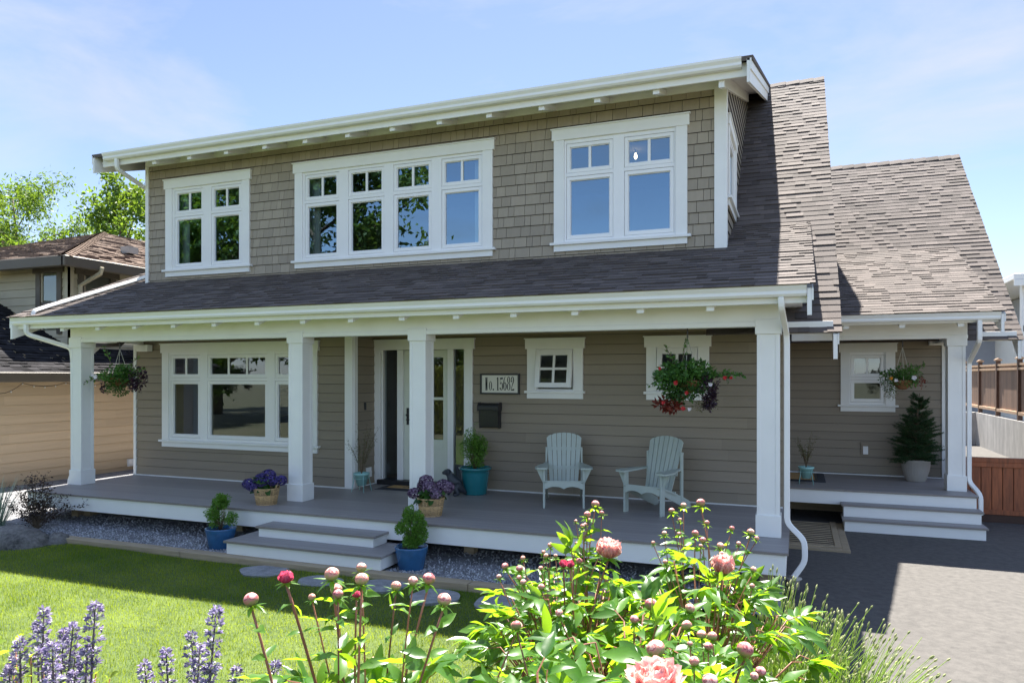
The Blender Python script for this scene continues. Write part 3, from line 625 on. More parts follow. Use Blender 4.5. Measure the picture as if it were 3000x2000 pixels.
roof_plane('main_roof', -1.0, 0.594, 1.44, 2.414, 7.738, 7.852, 12)
roof_plane('main_roof', -12.30, -11.2, 1.44, 2.414, 7.738, 7.852, 13)
roof_plane('main_roof', -12.30, 0.594, 14.04, 2.414, 7.738, 7.852, 14, expo=0.3, tabw=(0.6, 1.2))
roof_plane('wing_roof', -1.2, 3.651, 6.37, 2.499, 11.681, 7.063, 15)
roof_plane('wing_roof', -1.2, 3.651, 17.0, 2.499, 11.681, 7.063, 16, expo=0.3, tabw=(0.6, 1.2))
roof_plane('wing_porch_roof', 0.62, 2.99, 4.58, 2.845, 8.62, 2.845 + 0.3965 * 4.04, 17)
b = MB(); b.prism([(1.40, 5.90), (7.738, 7.855), (7.738, 7.80), (1.40, 5.84)], 'x', -11.90, -0.425); b.build('dormer_roof', M['roof'], house)
# ridge caps
def caps(name, x0, x1, y, z, sl=0.86, n=None):
    mb = MB(); L = 0.26; k = 0; x = x0; r = random.Random(3)
    while x < x1:
        w_ = min(L, x1 - x); up = 0.034
        vs = []
        for xx, u in ((x, 0.014), (x + w_ + 0.05 if x + w_ < x1 else x1, up)):
            for dy_ in (-0.13, 0, 0.13): vs.append((xx, y + dy_, z + u - abs(dy_) * sl)); 
            for dy_ in (0.13, 0, -0.13): vs.append((xx, y + dy_, z + u - 0.012 - abs(dy_) * sl))
        mb.add(vs, [(0, 1, 7, 6), (1, 2, 8, 7), (5, 4, 10, 11), (4, 3, 9, 10), (0, 6, 11, 5), (2, 3, 9, 8), (6, 7, 10, 11), (7, 8, 9, 10), (0, 5, 4, 1), (1, 4, 3, 2)], 0, r.random())
        x += L; k += 1
    return mb.build(name, M['roof'], house)
caps('ridge_cap', -0.44, 0.594, 7.738, 7.862); caps('ridge_cap', -1.0, 3.651, 11.681, 7.073)

# gutters: K-profile; fascia; rafter tails; soffits
def gutter(x0, x1, yf, zt):
    p = [(yf + 0.125, zt), (yf + 0.125, zt - 0.125), (yf + 0.045, zt - 0.125), (yf + 0.025, zt - 0.10), (yf + 0.028, zt - 0.065), (yf + 0.004, zt - 0.028), (yf, zt), (yf + 0.012, zt), (yf + 0.016, zt - 0.022), (yf + 0.04, zt - 0.06), (yf + 0.11, zt - 0.06), (yf + 0.11, zt)]
    m = MB(); n = len(p)
    m.add([(x, a, b_) for x in (x0, x1) for a, b_ in p], [(i, (i + 1) % n, n + (i + 1) % n, n + i) for i in range(n)] + [(0, 1, 2, 3, 4, 5, 6, 7, 8, 9, 10, 11), tuple(range(2 * n - 1, n - 1, -1))])
    return m.build('gutter', M['white'], house)
gutter(-12.33, 0.186, 0.19, 2.86); gutter(-11.63, -0.565, 1.375, 5.90); gutter(0.60, 2.93, 4.57, 2.842)
board('fascia', (-12.30, 0.19, 0.32, 0.345, 2.668, 2.85)); board('fascia', (-11.75, -0.50, 1.505, 1.53, 5.685, 5.86)); board('fascia', (0.60, 2.93, 4.70, 4.725, 2.688, 2.83))
board('fascia', (0.30 - 0.34, 0.50, 1.50, 1.525, 2.392, 2.545)); board('fascia', (2.99, 3.56, 6.42, 6.445, 2.47, 2.63))
def tails(xs_, yf, z0_, slope, L, w_=0.085, h=0.075):
    for x in xs_:
        m = MB(); m.prism([(yf, z0_), (yf, z0_ + h), (yf + L, z0_ + h + slope * L), (yf + L, z0_ + slope * L)], 'x', x - w_ / 2, x + w_ / 2); m.build('rafter_tail', M['white'], house)
tails([-11.308 + 0.8055 * k for k in range(14)], 0.37, 2.615, 0.3965, 0.36)
tails([-10.559 + 0.8085 * k for k in range(12)], 1.55, 5.632, 0.31, 0.56)
tails([0.83, 1.635, 2.44], 4.75, 2.63, 0.3965, 0.7)
b = MB(); b.box(-11.95, 0.15, 0.345, 2.8, 2.745, 2.76); b.box(0.55, 2.95, 4.725, 7.0, 2.80, 2.815); b.build('porch_ceiling', M['white'], house)
b = MB(); b.prism([(1.53, 5.762), (D1 + 0.02, 5.762 + 0.31 * 0.6), (D1 + 0.02, 5.78 + 0.31 * 0.6), (1.53, 5.78)], 'x', -11.8, -0.48)
for k in range(1, 16):
    ya = D1 + 0.025 + (k - 1) * 0.33; b.prism([(ya, 5.762 + 0.31 * (ya - 1.53)), (ya + 0.325, 5.762 + 0.31 * (ya + 0.325 - 1.53)), (ya + 0.325, 5.78 + 0.31 * (ya + 0.325 - 1.53)), (ya, 5.78 + 0.31 * (ya - 1.53))], 'x', -0.83, -0.48)
b.build('soffit', M['white'], house)
def barge(x0, x1, y0, z0, y1, z1, d=0.26, upper=0.10, out=0.018, nm='barge_board', face=1):
    """sloping gable board: broad inner board, narrower trim board on its outer face; plumb cut at the eave"""
    z0 -= 0.02; z1 -= 0.02
    m = MB(); m.prism([(y0, z0), (y1, z1), (y1, z1 - d), (y0, z0 - d)], 'x', x0, x1)
    o = (x1, x1 + out) if face > 0 else (x0 - out, x0)
    m.prism([(y0 - 0.004, z0), (y1, z1), (y1, z1 - upper), (y0 - 0.004, z0 - upper)], 'x', *o)
    return m.build(nm, M['white'], house, bevel=0.003)
barge(0.192, 0.238, 0.225, 2.835, 3.45, 2.835 + 0.3965 * 3.225, 0.29, 0.13)
barge(-12.345, -12.30, 0.225, 2.835, 2.6, 2.835 + 0.3965 * 2.375, 0.32, 0.13, face=-1)
barge(0.50, 0.548, 1.42, 2.395, 7.72, 7.835, 0.30, 0.12)
barge(-12.26, -12.21, 1.45, 2.395, 7.72, 7.80, 0.30, 0.12, face=-1)
barge(-0.50, -0.462, 1.40, 5.885, 7.6, 7.80, 0.30, 0.14)
barge(-11.87, -11.83, 1.40, 5.885, 7.6, 7.80, 0.30, 0.14, face=-1)
barge(2.935, 2.975, 4.60, 2.825, 8.5, 2.825 + 0.3965 * 3.9, 0.28, 0.12)
barge(3.56, 3.61, 6.35, 2.48, 11.66, 7.045, 0.30, 0.12)
m = MB(); m.prism([(1.55, 5.60), (6.6, 5.60 + 0.31 * 5.05), (6.6, 5.765 + 0.31 * 5.05), (1.55, 5.765)], 'x', -0.858, -0.785); m.build('frieze_board', M['white'], house)
board('frieze_board', (-11.36, -0.80, D1 - 0.030, D1, 5.80, 5.92))
# porch beams, columns
board('porch_beam', (-11.625, -0.085, 0.765, 1.0, 2.452, 2.745), (-11.63, -0.08, 0.750, 0.765, 2.447, 2.505), (-11.63, -0.08, 0.752, 0.765, 2.70, 2.745))
board('porch_beam', (-11.62, -11.40, 1.0, D1 - 0.03, 2.46, 2.74)); board('porch_beam', (-0.30, -0.09, 1.0, D2 - 0.02, 2.46, 2.74))
board('porch_beam', (0.0, 2.655, 5.445, 5.66, 2.484, 2.80), (0.0, 2.66, 5.43, 5.445, 2.479, 2.535)); board('porch_beam', (2.40, 2.64, 5.66, D3 - 0.03, 2.45, 2.80))
board('porch_beam', (2.33, 2.54, D3 - 0.16, D3 - 0.036, 2.43, 2.54)); board('porch_beam', (-11.45, -11.17, D1 - 0.16, D1 - 0.036, 2.33, 2.45))
board('beam_bracket', (-11.55, -11.45, 0.79, 0.98, 2.30, 2.446), bevel=0)
def column(x, yb, w_=0.2815):
    c = MB(); i = 0.022
    c.box(x + i, x + w_ - i, yb + i, yb + w_ - i, 0.25, 2.36)
    for a0, a1 in ((x + i - 0.007, x + i + 0.036), (x + w_ - i - 0.036, x + w_ - i + 0.007)):
        c.box(a0, a1, yb + i - 0.007, yb + i, 0.25, 2.36); c.box(a0, a1, yb + w_ - i, yb + w_ - i + 0.007, 0.25, 2.36)
    for a0, a1 in ((yb + i, yb + i + 0.036), (yb + w_ - i - 0.036, yb + w_ - i)):
        c.box(x + i - 0.007, x + i, a0, a1, 0.25, 2.36); c.box(x + w_ - i, x + w_ - i + 0.007, a0, a1, 0.25, 2.36)
    o = c.build('column', M['white'], house, bevel=0.002)
    board('base', (x, x + w_, yb, yb + w_, 0.001, 0.253), parent=o)
    board('capital', (x - 0.004, x + w_ + 0.004, yb - 0.006, yb + w_ + 0.004, 2.36, 2.53), parent=o)
for x, yb in ((-11.629, 0.745), (-7.040, 0.745), (-4.977, 0.745), (-0.364, 0.745), (2.365, 5.434)): column(x, yb)
# decks and steps
board('porch_deck', (XL, 0.0, 0.14, D1 - 0.003, -0.028, 0.0), (-6.789, 0.0, D1 - 0.003, D2 - 0.003, -0.028, 0.0), (XL, 0.0, 0.0 + 0.004, 0.137, -0.028, 0.0005), m='deck', bevel=0)
board('deck_nosing', (XL - 0.003, 0.004, -0.004, 0.004, -0.028, 0.0), (0.0, 0.006, 0.004, D2, -0.028, -0.0005), (XL - 0.006, XL, 0.004, D1, -0.028, -0.0005), m='nosing', bevel=0.003)
board('deck_fascia', (XL + 0.015, -0.02, 0.022, 0.045, -0.25, -0.028), (-0.045, -0.02, 0.045, D2, -0.25, -0.028), (XL + 0.015, XL + 0.04, 0.045, D1, -0.25, -0.028))
board('wing_deck', (-0.08, 2.715, 4.96, D3 - 0.003, -0.028, 0.0), m='deck', bevel=0); board('deck_nosing', (-0.08, 2.72, 4.95, 4.96, -0.028, 0.0), (2.715, 2.722, 4.96, D3, -0.028, -0.0005), m='nosing', bevel=0.003)
board('deck_fascia', (-0.08, 2.69, 4.975, 5.0, -0.25, -0.028), (2.665, 2.69, 5.0, D3, -0.25, -0.028))
def steps(spec, nm='steps'):
    root = None
    for (x0, x1, yf, yb_, zt, zb) in spec:
        t = MB(); t.box(x0, x1, yf, yb_, zt - 0.028, zt); t.box(x0 - 0.001, x1 + 0.001, yf - 0.002, yf, zt - 0.028, zt, 1)
        o = t.build(nm if root is None else 'tread', [M['deck'], M['nosing']], root or house, bevel=0.002)
        if root is None: root = o
        m = MB(); m.box(x0 + 0.03, x1 - 0.03, yf + 0.028, yb_, zb, zt - 0.028); m.build('riser', M['white'], root, bevel=0.002)
steps([(-6.70, -4.850, -0.335, 0.02, -0.144, -0.288), (-6.93, -4.535, -0.68, 0.02, -0.288, -0.462)])
steps([(0.757, 2.728, 4.66, 4.97, -0.195, -0.39), (0.757, 2.735, 4.40, 4.97, -0.39, -0.60)])
b = MB()
for x, yy in ((-11.2, 0.46), (-11.0, 0.52), (-7.8, 0.5), (-4.0, 0.5), (-0.3, 0.4)): b.box(x, x + 0.14, yy, yy + 0.14, -0.56, -0.25)
b.box(XL + 0.1, -0.1, 1.6, 1.65, -0.6, -0.05); b.box(-0.1, 2.6, 6.2, 6.25, -0.75, -0.05)
b.build('deck_post', M['timber'], house)
# downspouts (rectangular pipe)
def spout(pts, parent=house, r=0.045):
    P_ = [Vector(p) for p in pts]; out = [P_[0]]
    for a, c, d in zip(P_[:-2], P_[1:-1], P_[2:]):
        k = min(0.07, (c - a).length * 0.45, (d - c).length * 0.45)
        p, q = c + (a - c).normalized() * k, c + (d - c).normalized() * k
        for t in (0, 0.33, 0.67, 1): out.append(p * (1 - t) ** 2 + c * 2 * t * (1 - t) + q * t * t)
    out.append(P_[-1]); m = MB(); m.tube(out, r, 4, rx=(1, 0, 0)); return m.build('downspout', M['white'], parent, bevel=0.008)
spout([(-12.01, 0.26, 2.74), (-12.02, 0.26, 2.58), (-11.70, 0.84, 2.36), (-11.69, 0.86, 2.2), (-11.69, 0.88, 0.2), (-11.75, 0.86, 0.08), (-11.80, 0.86, -0.30)])
spout([(-0.075, 0.26, 2.735), (-0.07, 0.27, 2.62), (-0.025, 0.84, 2.36), (-0.02, 0.86, 2.25), (-0.02, 0.86, 0.16), (0.17, 0.82, -0.02), (0.175, 0.80, -0.26), (0.05, 0.74, -0.44)])
spout([(-11.33, 1.44, 5.78), (-11.33, 1.44, 5.60), (-11.42, 2.22, 5.40), (-11.42, 2.24, 5.2), (-11.42, 2.25, 3.78), (-11.66, 2.22, 3.72), (-11.9, 0.52, 3.045), (-11.88, 0.30, 2.96), (-11.88, 0.28, 2.88)])
spout([(2.665, 4.65, 2.72), (2.665, 4.65, 2.40), (2.70, 5.55, 2.10), (2.70, 5.56, 2.0), (2.70, 5.56, 0.15), (2.83, 5.40, -0.04), (2.82, 5.36, -0.35)])
b = MB(); b.lathe([(0.075, -0.56), (0.075, -0.47), (0.10, -0.45), (0.10, -0.44), (0.0, -0.44)], (0.045, 0.74, 0), 16); b.build('drain_collar', M['pvc'], house)
# ------------------------------------------------------------------ things on the porch
def glyph_ring(mb, cx, cz, rx, rz, tx, tz, y, a0=0, a1=360, n=28):
    vs = []
    for k in range(n + 1):
        a = math.radians(a0 + (a1 - a0) * k / n)
        vs += [(cx + rx * math.cos(a), y, cz + rz * math.sin(a)), (cx + (rx - tx) * math.cos(a), y, cz + (rz - tz) * math.sin(a))]
    mb.add(vs, [(2 * k, 2 * k + 1, 2 * k + 3, 2 * k + 2) for k in range(n)], 0)
def poly(mb, pts, y): mb.add([(x, y, z) for x, z in pts], [tuple(range(len(pts)))], 0)
sx0, sx1, sz0, sz1 = -4.766, -4.078, 1.573, 1.910; ys_ = D2 - 0.014
sign = thing('house_number_sign', (-4.42, ys_, 1.57), 'white house number sign reading No. 15682 in a black frame', 'sign')
m = MB(); f = 0.026
for a, b, c, d in ((sx0, sx0 + f, sz0, sz1), (sx1 - f, sx1, sz0, sz1), (sx0 + f, sx1 - f, sz0, sz0 + f), (sx0 + f, sx1 - f, sz1 - f, sz1)): m.box(a, b, ys_ - 0.035, ys_, c, d)
m.build('frame', M['black'], sign)
m = MB(); m.box(sx0 + f, sx1 - f, ys_ - 0.018, ys_, sz0 + f, sz1 - f); m.build('panel', M['ivory'], sign)
L = MB(); yy = ys_ - 0.0205; H = 0.21; zb = 1.637
def X(u): return sx0 + 0.082 + (sx1 - sx0 - 0.164) * u
# N o . 1 5 6 8 2 : tall narrow letters, thick stems and hair lines
u = 0.0; w = 0.062
x0, x1 = X(0.0), X(0.105); poly(L, [(x0 + .009, zb), (x0 + .018, zb), (x0 + .018, zb + H), (x0 + .009, zb + H)], yy); poly(L, [(x1 - .019, zb), (x1 - .010, zb), (x1 - .010, zb + H), (x1 - .019, zb + H)], yy)
poly(L, [(x0 + .008, zb + H), (x0 + .030, zb + H), (x1 - .012, zb), (x1 - .030, zb)], yy - .0003)
for a in (x0 + .003, x1 - .027): poly(L, [(a, zb + (H if a > x0 + .01 else 0)), (a + .024, zb + (H if a > x0 + .01 else 0)), (a + .024, zb + (H - .005 if a > x0 + .01 else .005)), (a, zb + (H - .005 if a > x0 + .01 else .005))], yy - .0004)
glyph_ring(L, X(.19), zb + .075, .027, .075, .015, .006, yy)
glyph_ring(L, X(.285), zb + .014, .013, .014, .0129, .0139, yy)
cx = X(.435); poly(L, [(cx - .010, zb), (cx + .010, zb), (cx + .010, zb + H), (cx - .010, zb + H)], yy); poly(L, [(cx - .022, zb), (cx + .022, zb), (cx + .022, zb + .006), (cx - .022, zb + .006)], yy - .0003); poly(L, [(cx - .026, zb + H - .035), (cx - .01, zb + H), (cx - .01, zb + H - .015)], yy)
cx = X(.555); poly(L, [(cx - .022, zb + H - .032), (cx + .026, zb + H - .026), (cx + .028, zb + H), (cx - .022, zb + H - .006)], yy); poly(L, [(cx - .022, zb + H * .5), (cx - .018, zb + H * .5), (cx - .018, zb + H - .006), (cx - .022, zb + H - .006)], yy - .0003); glyph_ring(L, cx, zb + .066, .029, .066, .017, .006, yy, -150, 145); glyph_ring(L, cx - .02, zb + .032, .011, .014, .0109, .0139, yy - .0002)
cx = X(.675); glyph_ring(L, cx, zb + .066, .029, .066, .017, .006, yy); glyph_ring(L, cx + .012, zb + .09, .041, .135, .016, .006, yy - .0003, 90, 190)
cx = X(.80); glyph_ring(L, cx, zb + .062, .030, .062, .016, .006, yy); glyph_ring(L, cx, zb + .170, .026, .055, .015, .006, yy)
cx = X(.925); glyph_ring(L, cx, zb + .168, .027, .057, .016, .006, yy, -40, 175); poly(L, [(cx + .022, zb + .135), (cx + .006, zb + .135), (cx - .028, zb + .012), (cx - .022, zb + .012)], yy - .0003); poly(L, [(cx - .028, zb), (cx + .03, zb), (cx + .03, zb + .028), (cx - .02, zb + .016)], yy - .0005); glyph_ring(L, cx - .016, zb + .15, .012, .014, .0119, .0139, yy - .0002)
L.build('lettering', M['ink'], sign)
mail = thing('mailbox', (-4.577, D2, 1.04), 'black metal wall mailbox below the house number sign', 'mailbox')
m = MB(); y = D2 - 0.014; m.prism([(y, 1.035), (y - 0.10, 1.035), (y - 0.125, 1.31), (y - 0.125, 1.33), (y, 1.33)], 'x', -4.745, -4.405); m.build('box', M['black'], mail, bevel=0.012, seg=2)
m = MB(); m.prism([(y, 1.31), (y - 0.145, 1.31), (y - 0.145, 1.385), (y - 0.11, 1.43), (y, 1.43)], 'x', -4.765, -4.392); m.build('lid', M['black'], mail, bevel=0.012, seg=2)

def chair(loc, rz, label):
    """fan-back slatted garden armchair; front towards -y"""
    t = thing('adirondack_chair', (0, 0, 0), label, 'chair', 'slatted armchairs on the porch')
    s = M['sage']
    for sg in (-1, 1):
        m = MB(); m.box(sg * .28 - .015, sg * .28 + .015, 0, .095, 0, .555); m.build('front_leg', s, t, bevel=.003)
        m = MB(); m.prism([(.022, .30), (-.03, .38), (.02, .385), (.42, .255), (.62, .20), (.86, .10), (.90, .02), (.86, 0), (.78, .0)], 'x', sg * .255 - .012, sg * .255 + .012); m.build('side_rail', s, t, bevel=.003)
        m = MB(); m.prism([(.02, .545), (.085, .545), (.06, .40), (.02, .35)], 'x', sg * .28, sg * .28 + sg * .001); 
        m = MB(); m.prism([(sg * .297, .545), (sg * .297, .36), (sg * .385, .545)], 'y', .03, .055); m.build('arm_bracket', s, t, bevel=.002)
        # boat shaped arm
        pr = [(-.07, .10), (-.055, .165), (.0, .19), (.10, .185), (.28, .145), (.45, .085), (.66, .055), (.68, .0)]
        o = [(sg * (.235 + (b - .02)), a) for a, b in pr] + [(sg * .232, .66), (sg * .228, .0), (sg * .235, -.065)]
        m = MB(); m.prism(o, 'z', .556, .582); m.build('arm', s, t, bevel=.004)
        m = MB(); m.box(sg * .262 - .014, sg * .262 + .014, .60, .66, .14, .80); m.build('arm_post', s, t, bevel=.003)
    m = MB()
    for k in range(6):
        a = k * .082; z = .392 - .125 * (a / .41) if a > 0.02 else .392
        m.prism([(-.012 + a, z - .02), (-.012 + a, z), (.058 + a, z - .02), (.058 + a, z - .04)], 'x', -.283, .283)
    m.build('seat', s, t, bevel=.003)
    ap = []
    for k in range(25):
        u = -.265 + .53 * k / 24; q = abs(u) / .265; ap.append((u, .312 - .035 * (1 if q > .93 else 1 - math.sin(math.pi * min(1, q / .93)) ** .8 * 1.0) + (0.0)))
    m = MB(); m.prism([(-.268, .372), (.268, .372)] + [(u, z) for u, z in reversed(ap)], 'y', -.016, -.002); m.build('seat_apron', s, t, bevel=.002)
    T = Matrix.Translation((0, .42, .24)) @ Matrix.Rotation(math.radians(-20), 4, 'X')
    m = MB(); n = 7
    for k in range(n):
        b0, b1 = (k - 3.5) * .058, (k - 2.5) * .058; t0, t1 = (k - 3.5) * .0755, (k - 2.5) * .0755
        topz = lambda x: .70 + .125 * math.sqrt(max(0, 1 - (x / .285) ** 2))
        pts = [(b0 + .006, 0), (b1 - .006, 0), (t1 - .0065, topz(t1))]
        xm = (t0 + t1) / 2; pts += [(xm, topz(xm) + .002), (t0 + .0065, topz(t0))]
        m.prism(pts, 'y', 0, .02, 0, (k * 37 % 10) / 10, T=T)
    m.build('back_slats', s, t, bevel=.003)
    m = MB(); m.box(-.275, .275, .02, .05, .56, .61, T=T); m.box(-.24, .24, .02, .045, .27, .32, T=T); m.box(-.26, .26, .018, .045, .0, .05, T=T); m.build('back_rail', s, t, bevel=.003)
    t.location = loc; t.rotation_euler = (0, 0, rz); return t
chair((-2.985, 1.655, 0.0), math.radians(17), 'pale sage slatted armchair nearer the door, facing the viewer')
chair((-1.865, 1.605, 0.0), math.radians(-19), 'pale sage slatted armchair nearer the end column, turned to the left')

def lathe_pot(name, root, prof, m, c=(0, 0, 0), n=32, ribs=0):
    b = MB(); vs_ = []
    b.lathe(prof, c, n)
    if ribs:
        for i, v in enumerate(b.v):
            a = math.atan2(v[1] - c[1], v[0] - c[0]); k = 1 + 0.018 * (1 if math.sin(a * ribs) > 0.2 else -1) if 0.03 < v[2] - c[2] < 0.34 else 1
            b.v[i] = (c[0] + (v[0] - c[0]) * k, c[1] + (v[1] - c[1]) * k, v[2])
    return b.build(name, m, root)
def leaf_cloud(rng, n, c, R, ls, gap=0.0, shell=0.35, lumps=9, up=0.3, shape=None):
    """leaf bases spread through a lumpy ellipsoid, denser towards the outside"""
    R = np.asarray(R); cen = rdir(rng, lumps) * rng.uniform(.35, .75, (lumps, 1)); rad = rng.uniform(.32, .55, lumps)
    P = []; 
    while sum(len(p) for p in P) < n:
        k = rng.integers(0, lumps, n); q = cen[k] + rdir(rng, n) * (rad[k] * rng.uniform(shell, 1, n) ** .5)[:, None]
        q = q[np.linalg.norm(q, axis=1) < 1.05]
        if shape is not None: q = q[shape(q)]
        P.append(q)
    q = np.concatenate(P)[:n]; D = unit(q + rng.normal(size=q.shape) * .55 + np.array([0, 0, up]))
    Nn = rdir(rng, n, .8)
    return c + q * R, D, Nn
def foliage(name, root, m, rng, parts, ls, wr=.45, tint=None):
    VF = []; tt = []
    for P, D, Nn in parts:
        n = len(P); L_ = ls * rng.uniform(.65, 1.3, n); VF.append(cards(P, D, Nn, L_, L_ * wr)); t = np.clip(rng.normal(.5, .28, n), 0, 1); tt.append(np.repeat(t, 2))
    V, F = join(VF); return npmesh(name, V, F, m, root, np.concatenate(tt))
def twigs(name, root, m, base, tips, r=.006, rng=None, n=5):
    b = MB()
    for tp in tips:
        mid = (Vector(base) + Vector(tp)) / 2 + Vector((rng.normal() * .02, rng.normal() * .02, .03)); b.tube([base, mid, tp], [r, r * .75, r * .4], n)
    return b.build(name, m, root)

# teal pot with a clipped shrub by the door
t = thing('potted_shrub', (-4.676, 2.37, 0), 'small bushy evergreen in a glossy teal pot beside the front door', 'potted plant')
c = (-4.676, 2.37, 0)
lathe_pot('pot', t, [(.0, .0), (.175, .0), (.185, .015), (.225, .33), (.232, .385), (.262, .395), (.266, .425), (.245, .43), (.235, .40), (.20, .36), (.0, .36)], M['teal'], c, 40)
lathe_pot('soil', t, [(.0, .368), (.222, .366)], M['soil'], c)
rng = np.random.default_rng(21)
cc = np.array([-4.685, 2.36, .74])
foliage('foliage', t, M['box_leaf'], rng, [leaf_cloud(rng, 5200, cc, (.25, .23, .31), .03, lumps=18), leaf_cloud(rng, 900, cc + [-.02, 0, -.26], (.24, .2, .07), .03, lumps=6), (cc + np.array([[-.02 + .004 * i, 0, .2 + .016 * i] for i in range(12)]), rdir(rng, 12, .5), rdir(rng, 12))], .028)
twigs('stems', t, M['twig'], (c[0], c[1], .36), [cc + rng.normal(size=3) * (.09, .09, .08) for _ in range(12)], .008, rng)

# two small blue pots flanking the steps
def blue_pot(x, y, label, seed, lean, hgt, broad):
    t = thing('potted_boxwood', (x, y, -.5), label, 'potted plant', 'blue pots beside the steps')
    c = (x, y, -.52)
    lathe_pot('pot', t, [(.0, .0), (.145, .0), (.155, .01), (.205, .285), (.207, .30), (.195, .305), (.185, .29), (.175, .25), (.0, .25)], M['bluepot'], c, 36)
    lathe_pot('soil', t, [(.0, .258), (.178, .256)], M['soil'], c)
    rng = np.random.default_rng(seed); parts = []
    for dx, dz, rx, rz_, n in broad: parts.append(leaf_cloud(rng, int(n * 1.9), np.array([x + dx, y, -.22 + dz]), (rx, rx * .9, rz_), .02, lumps=10, up=.5))
    foliage('foliage', t, M['box_leaf'], rng, parts, .026, .5)
    twigs('stems', t, M['twig'], (x, y, -.27), [(x + rng.normal() * .09, y + rng.normal() * .06, -.22 + .16 + abs(rng.normal()) * .12) for _ in range(14)], .005, rng)
blue_pot(-7.325, -.30, 'small open boxwood in a blue glazed pot left of the steps', 31, 0, 0, [(-.03, .25, .20, .17, 1500), (.04, .40, .12, .11, 650), (.17, .13, .10, .10, 350), (-.12, .14, .10, .10, 300), (-.05, .05, .13, .07, 180)])
blue_pot(-4.335, -.31, 'dense upright boxwood in a blue glazed pot right of the steps', 32, 0, 0, [(0, .17, .195, .20, 1900), (.02, .36, .14, .13, 900), (.0, .05, .15, .09, 500), (.13, .22, .09, .12, 300)])

# wicker baskets of hydrangea
def weave(mb, c, r0, r1, h, nst, nrow):
    for j in range(nrow):
        z = h * (j + .5) / nrow; r = r0 + (r1 - r0) * (z / h)
        pts = []
        for k in range(nst * 3 + 1):
            a = 2 * math.pi * k / (nst * 3); rr = r + .006 * math.cos(a * nst / 2 + (math.pi if j % 2 else 0)); pts.append((c[0] + rr * math.cos(a), c[1] + rr * math.sin(a), c[2] + z + .003 * math.sin(7 * a + j)))
        mb.tube(pts, h / nrow * .5, 5, 0, (j * 53 % 17) / 17)
    for k in range(nst):
        a = 2 * math.pi * k / nst; mb.tube([(c[0] + r0 * math.cos(a), c[1] + r0 * math.sin(a), c[2]), (c[0] + r1 * math.cos(a), c[1] + r1 * math.sin(a), c[2] + h)], .007, 5, 0, (k * 29 % 13) / 13)
    for z, r in ((0.006, r0), (h, r1)): mb.tube([(c[0] + (r + .003) * math.cos(2 * math.pi * k / 36), c[1] + (r + .003) * math.sin(2 * math.pi * k / 36), c[2] + z) for k in range(37)], .011, 6, 0, .4)
def hydrangea(x, y, label, mh, heads, seed, handle):
    t = thing('hydrangea_basket', (x, y, 0), label, 'flower basket', 'hydrangea baskets on the porch'); c = (x, y, 0.0)
    m = MB(); weave(m, c, .135, .178, .235, 22, 15); m.lathe([(.0, .012), (.13, .012), (.165, .22)], c, 24, 0, .1); m.build('basket', M['wicker'], t)
    m = MB(); ha = handle; m.tube([(x + .165 * math.cos(ha - .35), y + .165 * math.sin(ha - .35), .22), (x + .19 * math.cos(ha - .25), y + .19 * math.sin(ha - .25), .32), (x + .19 * math.cos(ha + .25), y + .19 * math.sin(ha + .25), .33), (x + .165 * math.cos(ha + .35), y + .165 * math.sin(ha + .35), .22)], .011, 6); m.build('handle', M['wicker'], t)
    rng = np.random.default_rng(seed)
    lathe_pot('soil', t, [(.0, .205), (.165, .205)], M['soil'], c)
    n = 46; a = rng.uniform(0, 2 * math.pi, n); el = rng.uniform(-.5, .7, n); D = np.stack([np.cos(a) * np.cos(el), np.sin(a) * np.cos(el), np.sin(el)], 1)
    P = np.array([x, y, .24]) + D * rng.uniform(.04, .15, n)[:, None] + np.array([0, 0, .05])
    V, F = blades(P, D, rdir(rng, n, 1.2), rng.uniform(.10, .17, n), rng.uniform(.06, .095, n), 6, .25, .12)
    npmesh('leaves', V, F, M['dark_leaf'], t, np.repeat(rng.random(n) * .7, 10), True)
    for (dx, dy, z, r) in heads:
        n = 260; d = rdir(rng, n, .15); cpos = np.array([x + dx, y + dy, z]); P = cpos + d * np.array([r, r, r * .8]) * rng.uniform(.88, 1.05, (n, 1))
        VF = []; tt = []
        s1 = unit(np.cross(d, rdir(rng, n))); s2 = np.cross(d, s1)
        for k in range(4):
            q = s1 * math.cos(k * math.pi / 2) + s2 * math.sin(k * math.pi / 2); VF.append(cards(P, unit(q + d * .35), d, .017, .017, .1))
        V, F = join(VF); tb = np.clip(rng.normal(.42, .27, n), 0, 1); npmesh('flower_head', V, F, mh, t, np.tile(np.repeat(tb, 2), 4))
hydrangea(-7.145, .42, 'wicker basket of violet blue hydrangeas left of a column', M['hyd_blue'], [(-.25, -.08, .29, .095), (-.13, -.12, .27, .095), (-.09, .0, .36, .10), (.02, .02, .42, .10), (.11, -.02, .35, .09), (.22, .04, .35, .09), (-.17, .06, .34, .09), (.0, -.10, .33, .08)], 41, .3)
hydrangea(-4.50, .52, 'wicker basket of dusky plum hydrangeas in front of a column', M['hyd_plum'], [(-.23, -.05, .29, .085), (-.13, .04, .38, .09), (-.08, .02, .455, .095), (.02, -.08, .385, .10), (.13, -.09, .31, .09), (.16, .05, .40, .10), (.24, .02, .385, .09)], 42, .15)

